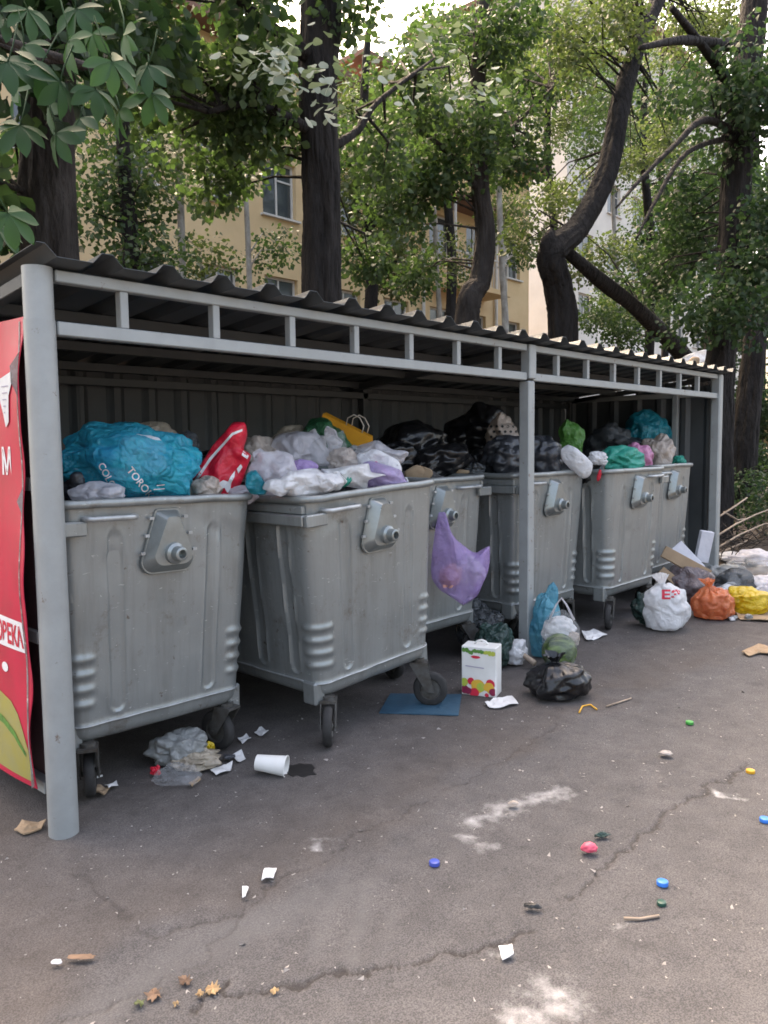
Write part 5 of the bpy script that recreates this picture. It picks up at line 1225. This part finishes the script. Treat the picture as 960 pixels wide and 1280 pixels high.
for lb, pts in (('bent orange peel strip right of the black bag', [(724, 892), (728, 884), (738, 882), (746, 888)]), ('thin pale twig lying right of the black bag', [(758, 884), (774, 879), (789, 874)]), ('thin pale twig near the dark green cap', [(780, 1150), (800, 1151), (824, 1147)]), ('white straw by the litter under the first bin', [(106, 978), (128, 971)])):
    G = [ground(x, y) for x, y in pts]; c = G[0].copy(); mb = MB(); mb.tube([tuple(g-c+np.array([0, 0, .006])) for g in G], .005, 6)
    o = mb.build('twig', M['cap_yellow' if 'peel' in lb else ('cup' if 'straw' in lb else 'twig')], None, True, c); tag(o, lb, 'twig')
# --- heap at the far end
wb = bag('rubbish_bag', 'full white bag with red print on the asphalt by the bins', 836, 790, 62, 76, None, 'f_white', 'tied', (4, -10, 0), .8, 83, base=True, nu=96, nv=60, crum=.07)
kk = depth(wb.location)/F_PX; o0 = np.array(wb.location)+np.array([0, 0, 44*kk])
v, f = text_mesh('ЕЗ', 15, 'CENTER', .6); v[:, 0] *= 1.35; print_on(wb, v+np.array([8, -6, 0]), f, o0, RT*kk, UP*kk, M['print_red'], 'lettering', .004, 4)
bag('rubbish_bag', 'orange translucent bag among the heap past the bins', 896, 776, 54, 52, None, 'f_orange', 'tied', (0, -14, 0), .85, 84, base=True, nu=96, nv=60, crum=.07)
bag('rubbish_bag', 'flattened yellow bag beside the orange bag', 942, 770, 54, 34, None, 'f_yellow', 'blob', (0, 0, 0), .8, 85, base=True, crum=.08)
bag('rubbish_bag', 'dull maroon sack behind the white printed bag', 868, 758, 62, 50, None, 'f_sack', 'blob', (0, 0, 0), .8, 86, base=True, crum=.06)
def slab(name, lb, cat, p0, p1, wpx, th, mat, h0=0., h1=0., base=None):
    """board running between two photo points, each at its own height above the ground"""
    a = ground(*p0, h0); b = ground(*p1, h1); k = depth(a)/F_PX; mb = MB().bar(a-a, b-a, wpx*k, th, .004)
    o = mb.build(name, M[mat], None, False, a); tag(o, lb, cat); return o
HD = depth(ground(866, 752))
def board(name, lb, cat, p0, p1, wpx, th, mat, dd=0., roll=0.):
    a = atD(*p0, HD+dd); b = atD(*p1, HD+dd-.05); k = HD/F_PX; d = Vector(b-a); q = d.to_track_quat('Y', 'Z')
    mb = MB().box((0, 0, 0), (th, d.length, wpx*k), None, .004); o = mb.build(name, M[mat], None, False, (a+b)/2)
    # broad side towards the open yard
    y = d.normalized(); n = Vector((-FW[0], -FW[1], .25)); n = (n-y*n.dot(y)).normalized(); z = n.cross(y)
    o.rotation_euler = Matrix((n, y, z)).transposed().to_euler(); tag(o, lb, cat); return o
board('cardboard_board', 'tan cardboard board slanting over the heap past the bins', 'cardboard', (829, 689), (886, 720), 15, .03, 'card', -.12)
board('foam_block', 'upright pale foam block leaning by the end post', 'foam', (876, 702), (884, 664), 16, .07, 'foam', .25)
board('foam_tray', 'white foam tray behind the tan board', 'foam', (842, 684), (872, 716), 24, .05, 'foam', .05)
board('wood_slat', 'dark wooden slat under the tan board', 'board', (838, 716), (872, 738), 8, .03, 'bark2', -.02)
board('cardboard_board', 'flat tan board edge between the white bag and the maroon sack', 'cardboard', (826, 712), (846, 728), 10, .02, 'card', -.15)
def chunk(px, py, w, h, mat, seed, dz=0.):
    rs = np.random.RandomState(seed); c = ground(px, py); k = depth(c)/F_PX; bm = bmesh.new()
    for q in rs.normal(size=(16, 3)): q = q/np.linalg.norm(q); bm.verts.new((q[0]*w*k/2, q[1]*w*k/2, q[2]*h*k/2+h*k*.45))
    r = bmesh.ops.convex_hull(bm, input=bm.verts[:]); bmesh.ops.delete(bm, geom=list({g for g in r['geom_interior'] if isinstance(g, bmesh.types.BMVert)}), context='VERTS')
    me = bpy.data.meshes.new('debris_chunk'); bm.to_mesh(me); bm.free(); me.materials.append(M[mat]); o = bpy.data.objects.new('debris_chunk', me); link(o)
    o.location = (c[0], c[1], dz); o.rotation_euler = (0, 0, rs.rand()*6); 
    w_ = {'foam': 'bluish white foam chunk', 'paper': 'off-white plaster chunk', 'f_grey': 'grey plastic chunk', 'f_white': 'white plastic chunk', 'card': 'brown cardboard chunk', 'crumb': 'dirty stone chunk'}[mat]
    tag(o, w_+' in the loose heap past the end post', 'debris', w_+'s in the far heap')
rs = random.Random(31)
for i in range(26): chunk(rs.uniform(880, 965), rs.uniform(728, 776), rs.uniform(8, 26), rs.uniform(5, 14), rs.choice(('foam', 'paper', 'f_grey', 'f_white', 'card', 'crumb')), 300+i)
rs = random.Random(33)
for i in range(12):
    px, py, w = rs.uniform(884, 960), rs.uniform(702, 752), rs.uniform(16, 34); k = HD/F_PX; out = []
    for j in range(9): a = 2*math.pi*j/9; r = rs.choice((.6, .8, 1., 1.25)); out.append((px+w/2*r*math.cos(a), py-8-w*.3*r*math.sin(a)))
    fm = rs.choice(('f_grey', 'f_whitet', 'f_clear', 'f_white')); fw_ = {'f_grey': 'grey', 'f_whitet': 'milky', 'f_clear': 'clear', 'f_white': 'white'}[fm]
    pillow('film_scrap', 'torn '+fw_+' film scrap in the loose heap past the end post', out, None, w*k*.3, fm, 400+i, 'plastic film', .03, base=(px, py), cen=(px, py-8), rings=8, group=fw_+' film scraps in the far heap', per=3)
for lb, px, py, w, h, mt, sd_ in (('white bag under the tan board', 845, 740, 44, 46, 'f_white', 87), ('grey plastic sheet heaped by the end post', 905, 735, 50, 42, 'f_grey', 88), ('clear crumpled film on the far heap', 940, 735, 60, 48, 'f_clear', 89), ('slate grey bag on the far heap edge', 925, 745, 46, 40, 'f_smoke', 90), ('dirty white bag beyond the yellow bag', 957, 744, 34, 34, 'f_whitet', 91), ('white scrap of film between orange and yellow bags', 912, 752, 34, 26, 'f_white', 92), ('grey bag at the foot of the end post', 884, 728, 40, 30, 'f_grey', 93), ('pale blue film at the back of the far heap', 950, 708, 50, 24, 'f_whitet', 94), ('grey green bag behind the white printed bag', 815, 785, 40, 40, 'f_darkgreen', 95), ('white film at the back of the far heap', 922, 704, 40, 16, 'f_white', 96)):
    bag('rubbish_bag', lb, px, py, w, h*(.72 if px > 880 else 1), None, mt, 'blob', (0, 0, 0), .9, sd_, 'bag', GB, True, .25, .13, 84, 52)
c = ground(917, 748); mb = MB(); k = depth(c)/F_PX; mb.lathe([(0, 0), (7*k, 0), (7.5*k, 3*k), (7.5*k, 22*k), (3*k, 31*k), (3*k, 36*k), (0, 36*k)], 18)
o = mb.build('bottle', M['f_clear'], None, True, c+np.array([0, 0, .003])); tag(o, 'clear plastic bottle standing between orange and yellow bags', 'bottle')
for i, pts in enumerate(([(896, 670), (920, 655), (945, 643), (985, 628)], [(898, 684), (925, 668), (955, 655), (990, 650)], [(900, 645), (920, 632), (934, 622)], [(902, 690), (930, 678), (948, 668)], [(905, 640), (922, 650), (935, 648)])):
    hh = [.35, .42, .5, .6]; G = [atY(x, y, .25+.1*i) for x, y in pts]; c = G[0].copy(); mb = MB(); mb.tube([tuple(g-c) for g in G], [.012, .011, .009, .006][:len(G)], 6)
    o = mb.build('dry_branch', M['twig'], None, True, c); tag(o, ['long bare branch sticking out past the end post', 'lower bare branch sticking out past the end post', 'short bare twig at the top of the branch pile', 'short bare branch at the bottom of the branch pile', 'crooked bare twig crossing the long branch'][i], 'branch')
c = ground(935, 700); base = np.array([c[0], c[1]+.3, 0]); n = 60; V = []; mb = MB(); rs = random.Random(77)
for i in range(140):
    a = np.array([rs.uniform(-.8, 1.2), rs.uniform(-.3, .6), rs.uniform(0, .3)]); d = np.array([rs.uniform(-.5, .5), rs.uniform(-.4, .4), rs.uniform(-.1, .3)]); mb.tube([a, a+d*.5+np.array([0, 0, .03]), a+d], [.007, .005, .002], 4, False)
o = mb.build('brushwood', M['bark2'], None, True, base); stuff(o); tag(o, 'tangled brown brushwood past the end post', 'brushwood')
# litter on the roof edge
pillow('plastic_sheet', 'crumpled pale plastic scrap on the far end of the roof', [(846, 452), (862, 442), (882, 437), (881, 452), (868, 457)], .2, .05, 'f_white', 97, 'plastic')
pillow('cardboard_piece', 'orange tan scrap tucked under the plastic on the roof', [(861, 452), (866, 446), (874, 447), (873, 455)], .14, .04, 'card', 98, 'cardboard')
# loose grit and crumbs
def grit():
    rs_ = np.random.RandomState(5); n = 1500; xs = rs_.uniform(-1., 5., n); ys = -2.5+2.8*rs_.rand(n); V = []; Fc = []
    s = .002+.005*rs_.rand(n)**3
    for i in range(n):
        d = rs_.normal(size=(5, 3))*s[i]; d[:, 2] = np.abs(d[:, 2])*.7; d[:3, 2] = 0; b = len(V); V += [(xs[i]+q[0], ys[i]+q[1], q[2]-.001) for q in d]; Fc += [(b, b+1, b+3), (b+1, b+2, b+3), (b+2, b, b+4), (b, b+3, b+4), (b+2, b+4, b+3), (b, b+2, b+1)]
    o = mesh_obj('grit', V, Fc, M['crumb'], None, False); stuff(o); tag(o, 'pale grit and crumbs strewn over the asphalt', 'grit')
grit()
